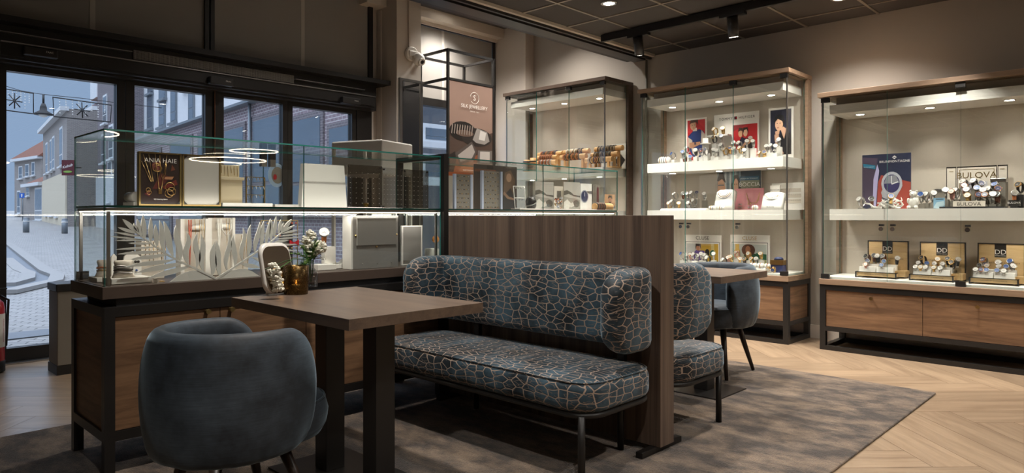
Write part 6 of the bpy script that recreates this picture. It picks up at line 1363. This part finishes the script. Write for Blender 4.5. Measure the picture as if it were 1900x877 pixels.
def facade(label, A, B, z1, mat_, wins, z0=None, depth=4.0, gable=0, sill=True, name='house', extra=None, wcol='house_white', cor=True):
    """house front from plan point A (left) to B (right); windows given as directions from the shop, laid onto the front"""
    A, B = Vector((A[0], A[1], 0)), Vector((B[0], B[1], 0)); d = (B-A).normalized(); nb = Vector((-d.y, d.x, 0))
    if nb.dot(A) < 0: nb = -nb
    z0 = gz(A.y)-.6 if z0 is None else z0
    t = thing(name, label, 'building', tuple((A+B)/2)[:2]+(z0,), 'buildings across the street')
    m = MB(); P_ = [A, B, B+nb*depth, A+nb*depth]
    m.add([(p.x, p.y, z) for z in (z0, z1) for p in P_], [(3, 2, 1, 0), (4, 5, 6, 7), (0, 1, 5, 4), (1, 2, 6, 5), (2, 3, 7, 6), (3, 0, 4, 7)], mat_); m.build('wall', t)
    cz = MB(); cz.obox((A+B)/2-nb*.12+Vector((0, 0, z1)), (B-A)/2+d*.1, nb*(.22 if cor else .14), Vector((0, 0, .12 if cor else .04)), 'house_white' if cor else 'zinc'); cz.build('cornice', t)
    for (u0, u1, v0, v1) in wins:
        k0 = ray(u0, v0); k1 = ray(u1, v1)
        def hit(k, um):
            rr = Vector((k[0], k[1], 0)); den = rr.x*nb.x+rr.y*nb.y; tt = (A.x*nb.x+A.y*nb.y)/den; return rr*tt, H+k[2]*tt
        p0, za = hit(k0, 0); p1, zb_ = hit(k1, 0); zc, hz = (za+zb_)/2, abs(za-zb_)/2
        c = (p0+p1)/2; hw = (p1-p0).length/2
        f = MB(); f.obox(c+Vector((0, 0, zc)), d*(hw+.07), nb*.05, Vector((0, 0, hz+.07)), wcol).obox(c-nb*.08+Vector((0, 0, zc-hz-.1)), d*(hw+.12), nb*.10, Vector((0, 0, .05)), wcol)
        f = f.build('window', t); g_ = MB().obox(c-nb*.055+Vector((0, 0, zc+hz*.28)), d*hw*.92, nb*.006, Vector((0, 0, hz*.66)), 'house_window').obox(c-nb*.055+Vector((0, 0, zc-hz*.70)), d*hw*.92, nb*.006, Vector((0, 0, hz*.24)), 'house_window'); g_.build('pane', f)
    return t, A, B, d, nb
LN = lambda y: 9+.085*(y-19.5)
def onl(u, off=0.0):      # point of the street line seen in direction u
    r = ray(u, 401); q = r[0]/r[1]; y = (9+off-.085*19.5)/(q-.085); return (q*y, y)
# far house with orange roof
A, B = at(27, 401, d=64), at(76, 401, d=60)
t, A, B, d, nb = facade('brick house with an orange tiled roof at the far end of the street', A, B, 6.4, 'brick_grey', [(36, 42, 310, 330), (48, 54, 306, 326), (60, 65, 302, 324), (33, 38, 355, 395)], depth=8)
m = MB(); q = [A-d*.3-nb*.3, B+d*.3-nb*.3, B+nb*8, A+nb*8]; r1, r2 = (A+nb*3.5)+d*1.6, (B+nb*3.5)-d*.2
m.add([(p.x, p.y, 6.5) for p in q]+[(r1.x, r1.y, 9.6), (r2.x, r2.y, 9.6)], [(0, 1, 5, 4), (1, 2, 5), (2, 3, 4, 5), (3, 0, 4), (3, 2, 1, 0)], 'roof_tile'); m.build('roof', t)
A2, B2 = at(48, 401, d=54), at(80, 401, d=50)
t, A, B, d, nb = facade('low far shop with a white door and tiled roof beside the blue sign', A2, B2, 3.6, 'brick_grey', [(50, 55, 345, 362), (66, 79, 350, 407)], depth=5)
m = MB(); q = [A-nb*.2, B-nb*.2, B+nb*5, A+nb*5]; m.add([(q[0].x, q[0].y, 3.7), (q[1].x, q[1].y, 3.7), (q[2].x, q[2].y, 6.4), (q[3].x, q[3].y, 6.4)], [(0, 1, 2, 3)], 'roof_tile'); m.add([(q[1].x, q[1].y, 3.7), (q[2].x, q[2].y, 3.7), (q[2].x, q[2].y, 6.4)], [(0, 1, 2)], 'brick_grey'); m.build('roof', t)
# corner house with sign
A, B = at(80, 401, d=50), at(124, 401, d=39)
t, A, B, d, nb = facade('grey brick corner house with a cream ground floor', A, B, 7.35, 'brick_grey', [(86, 89.5, 268, 320), (94, 97, 262, 316), (98.5, 102, 256, 312), (112, 117, 240, 306), (87, 90, 343, 398), (94, 97, 341, 398), (98, 101, 339, 398), (106, 110, 336, 400)], depth=9)
m = MB(); m.obox((A+B)/2-nb*.03+Vector((0, 0, 1.55)), (B-A)/2, nb*.05, Vector((0, 0, 2.2)), 'house_cream'); m.build('ground_floor', t)
s = at(127, 311, d=37.5); sg = thing('shop_sign', 'dark red hanging shop sign on the corner house', 'sign', s); fv = Vector((math.sin(AZ), -math.cos(AZ), 0)); bk = Vector((math.cos(AZ), math.sin(AZ), 0))
MB().obox(s, fv*.34, bk*.05, Vector((0, 0, .42)), 'sign_red').build('board', sg); MB().obox(Vector(s)+fv*.5, fv*.2, bk*.03, Vector((0, 0, .03)), 'black').build('bracket', sg)
m = MB(); sv = Vector(s); text_into(m, 'Kebab', lambda a, b, c: tuple(sv+fv*a+Vector((0, 0, b+.3*a))-bk*(.06+c)), 0, .02, .22, 'white', .0, .01); m.prism(ell(0, -.22, .24, .06, 14), lambda a, b, c: tuple(sv+fv*a+Vector((0, 0, b))-bk*(.06+c)), .01, 'leaf_light'); m.build('lettering', sg)
# tall brick houses
L1, L2 = onl(150, 1.0), onl(181, 1.0)
t, A, B, d, nb = facade('dark brick house with a steep tiled roof left of the gabled one', L1, L2, 7.6, 'brick_dark', [(142, 146, 232, 260), (151, 155, 226, 256), (160, 165, 222, 252), (143, 147, 312, 368), (157, 162, 310, 368)], depth=6)
m = MB(); q = [A-nb*.3, B-nb*.3, B+nb*5, A+nb*5]; m.add([(q[0].x, q[0].y, 7.7), (q[1].x, q[1].y, 7.7), (q[2].x, q[2].y, 12.2), (q[3].x, q[3].y, 12.2)], [(0, 1, 2, 3)], 'roof_tile'); m.add([(q[1].x, q[1].y, 7.7), (q[2].x, q[2].y, 7.7), (q[2].x, q[2].y, 12.2)], [(0, 1, 2)], 'brick_dark'); m.build('roof', t)
c = (A*.45+B*.55)+nb*1.2; MB().obox(c+Vector((0, 0, 9.6)), d*1.0, nb*1.0, Vector((0, 0, 1.1)), 'house_white').obox(c+Vector((0, 0, 10.75)), d*1.15, nb*1.15, Vector((0, 0, .08)), 'zinc').build('dormer', t)
L1, L2 = onl(181, .6), onl(240, .6)
t, A, B, d, nb = facade('tall dark brick gabled house with a white painted ground floor', L1, L2, 9.6, 'brick_dark', [(193, 199, 180, 226), (202, 208, 300, 372), (190, 196, 252, 300), (204, 211, 235, 292), (228, 236, 220, 290)], depth=1.2)
m = MB(); m.obox((A+B)/2-nb*.04+Vector((0, 0, 1.5)), (B-A)/2, nb*.05, Vector((0, 0, 1.9)), 'brick_white'); m.build('ground_floor', t)
p = A+d*.5-nb*.05; m = MB(); g0, g1, gm = A, A+d*3.2, A+d*1.6; m.add([(v_.x-nb.x*e, v_.y-nb.y*e, z) for e in (0.0, .1) for v_, z in ((g0, 9.6), (g1, 9.6), (gm, 12.6))], [(0, 1, 2), (5, 4, 3), (0, 3, 4, 1), (1, 4, 5, 2), (2, 5, 3, 0)], 'brick_dark'); m.build('gable', t)
# white building behind and the low purple brick block
L1, L2 = onl(243, 1.2), onl(470, 1.4)
facade('white stone building with tall windows behind the low brick block', L1, L2, 13.5, 'house_white', [(275, 284, 176, 236), (297, 307, 166, 232), (319, 328, 168, 224), (300, 309, 166, 180), (352, 361, 150, 222), (276, 284, 150, 170), (342, 349, 120, 160)], depth=5, wcol='zinc')
L1, L2 = onl(236), onl(700)
t, A, B, d, nb = facade('low purple brick block with large shop windows right across the street', L1, L2, 4.45, 'brick_purple', [(256, 300, 288, 345), (318, 358, 264, 345), (370, 402, 250, 345), (419, 456, 240, 390), (470, 535, 222, 390), (545, 600, 222, 390), (612, 690, 236, 390), (256, 320, 360, 430), (335, 402, 360, 440)], depth=1.2, wcol='brick_dark', cor=False)
r = ray(463, 300); m = MB(); q = onl(463, -.1); m.tube([(q[0], q[1], 4.4), (q[0], q[1], 0)], .05, 'zinc', 8); m.build('drain_pipe', t)
q = onl(500, .1); m = MB(); 
for k in range(9): m.tube([(q[0]+.3+.55*math.cos(a), q[1]+.55*math.sin(a), 4.55+.1*k-.1) for a in [j*math.pi/8 for j in range(16)]], .012, 'black', 4, True)
m.build('roof_cage', t)
L1, L2 = (8.6, 9.3), (12.5, 9.0)
t, A, B, d, nb = facade('dark shop building with white ledges across from the right window', L1, L2, 5.4, flat('slate', '4b5058', .6), [(785, 826, 236, 262), (785, 826, 292, 330)], depth=2)
for z in (2.35, 2.9, 3.3): MB().obox((A+B)/2-nb*.2+Vector((0, 0, z)), (B-A)/2, nb*.2, Vector((0, 0, .06)), 'house_white').build('ledge', t)
for k in range(2): pass
# bollards, traffic sign, lamp, decorations
def bollard(u, v, hgt, label):
    x, y, z = ground(u, v); b = thing('bollard', label, 'bollard', (x, y, z), 'steel bollards'); r = 4.2*math.hypot(x, y)/FPX
    MB().cyl((x, y, z), (x, y, z+hgt), r, 'zinc', n=16).lathe([(r, 0), (r*.9, .03), (.01, .05)], (x, y, z+hgt), 'zinc', 16).build('post', b); MB().cyl((x, y, z+hgt*.78), (x, y, z+hgt*.84), r*1.04, 'white', n=16).build('band', b)
bollard(48.5, 431, .62, 'steel bollard farther left on the paved street'); bollard(120, 433, .62, 'steel bollard right, near the glass case edge')
x, y, z = ground(42, 410); s = thing('traffic_sign', 'square blue traffic sign with a white arrow on a post', 'traffic sign', (x, y, z)); dd = .7212*x+.6928*y
MB().cyl((x, y, z), (x, y, z+2.0), .035, 'zinc', n=8).build('post', s); zz = H+(401-362.5)*dd/FPX; c = Vector((x, y, zz))
MB().obox(c-bk*.06, fv*.17, bk*.02, Vector((0, 0, .17)), 'sign_blue').build('plate', s); m = MB(); m.prism([(-.03, -.12), (.03, -.12), (.03, .02), (.09, .02), (0, .12), (-.09, .02), (-.03, .02)], lambda a, b, e: tuple(c-bk*(.085+e)+fv*a+Vector((0, 0, b))), .006, 'white'); m.build('arrow', s)
dl = 14.0
def at_d(u, v, d): return Vector(at(u, v, d=d))
L = thing('street_lamp', 'conical grey street lamp hanging from a cable over the street', 'street lamp', at_d(80.5, 195, dl)); c = at_d(80.5, 175, dl); k = dl/FPX
MB().lathe([(.3*k, 16*-k), (3*k, -17*k), (5.5*k, -24*k), (6*k, -30*k), (15.5*k, -36*k), (15.5*k, -38*k), (5*k, -37*k)], c, 'anthracite', 24).build('shade', L); MB().lathe([(8*k, -37*k), (6*k, -41*k), (.5*k, -43*k)], c, 'porcelain', 16).build('bulb_cover', L)
MB().tube([c, c-Vector((0, 0, 18*k))], .02, 'black', 6).build('hanger', L)
def wire(pts, label):
    m = MB(); m.tube([at_d(u, v, dl) for u, v in pts], .008, 'black', 4); tag(m.build('overhead_cable'), label, 'cable')
wire([(-20, 150), (38, 168), (80, 175), (150, 182), (214, 190), (300, 200)], 'thin black cable carrying the street lamp and the light ornaments')
def ornament(u0, v0, u1, v1, u2, v2, u3, v3, label):
    P_ = [at_d(*p, dl) for p in ((u0, v0), (u1, v1), (u2, v2), (u3, v3))]; o = thing('light_ornament', label, 'street decoration', tuple((P_[0]+P_[2])/2), 'hanging light ornaments')
    m = MB(); m.tube(P_, .014, 'black', 5, True); m.build('frame', o); c = (P_[0]+P_[1]+P_[2]+P_[3])/4; ex = (P_[1]-P_[0]).normalized(); ez = (P_[0]-P_[3]).normalized(); m = MB()
    for j in range(4): a = j*math.pi/4; v_ = (ex*math.cos(a)+ez*math.sin(a))*.16; m.tube([c-v_, c+v_], .012, 'black', 5)
    m.build('star', o); m = MB()
    for j in range(1, 9):
        q = P_[0].lerp(P_[1], j/9); e = P_[3].lerp(P_[2], j/9); 
        for i in range(6): m.ball(q.lerp(e, (i+.5)/7*(.6+.4*(j % 2))), .012, 'porcelain', 4)
    m.build('light_string', o)
ornament(-8, 162, 62, 173, 62, 211, -8, 202, 'wire frame with a star hanging left of the street lamp')
ornament(98, 180, 207, 195, 205, 226, 100, 216, 'wire frame with stars hanging right of the street lamp')

# ------------------------------------------------------------------ true size
for o in list(scene.objects):
    if o.parent is None:
        o.location = o.location * S
        if o.type not in ('CAMERA',): o.scale = o.scale * S
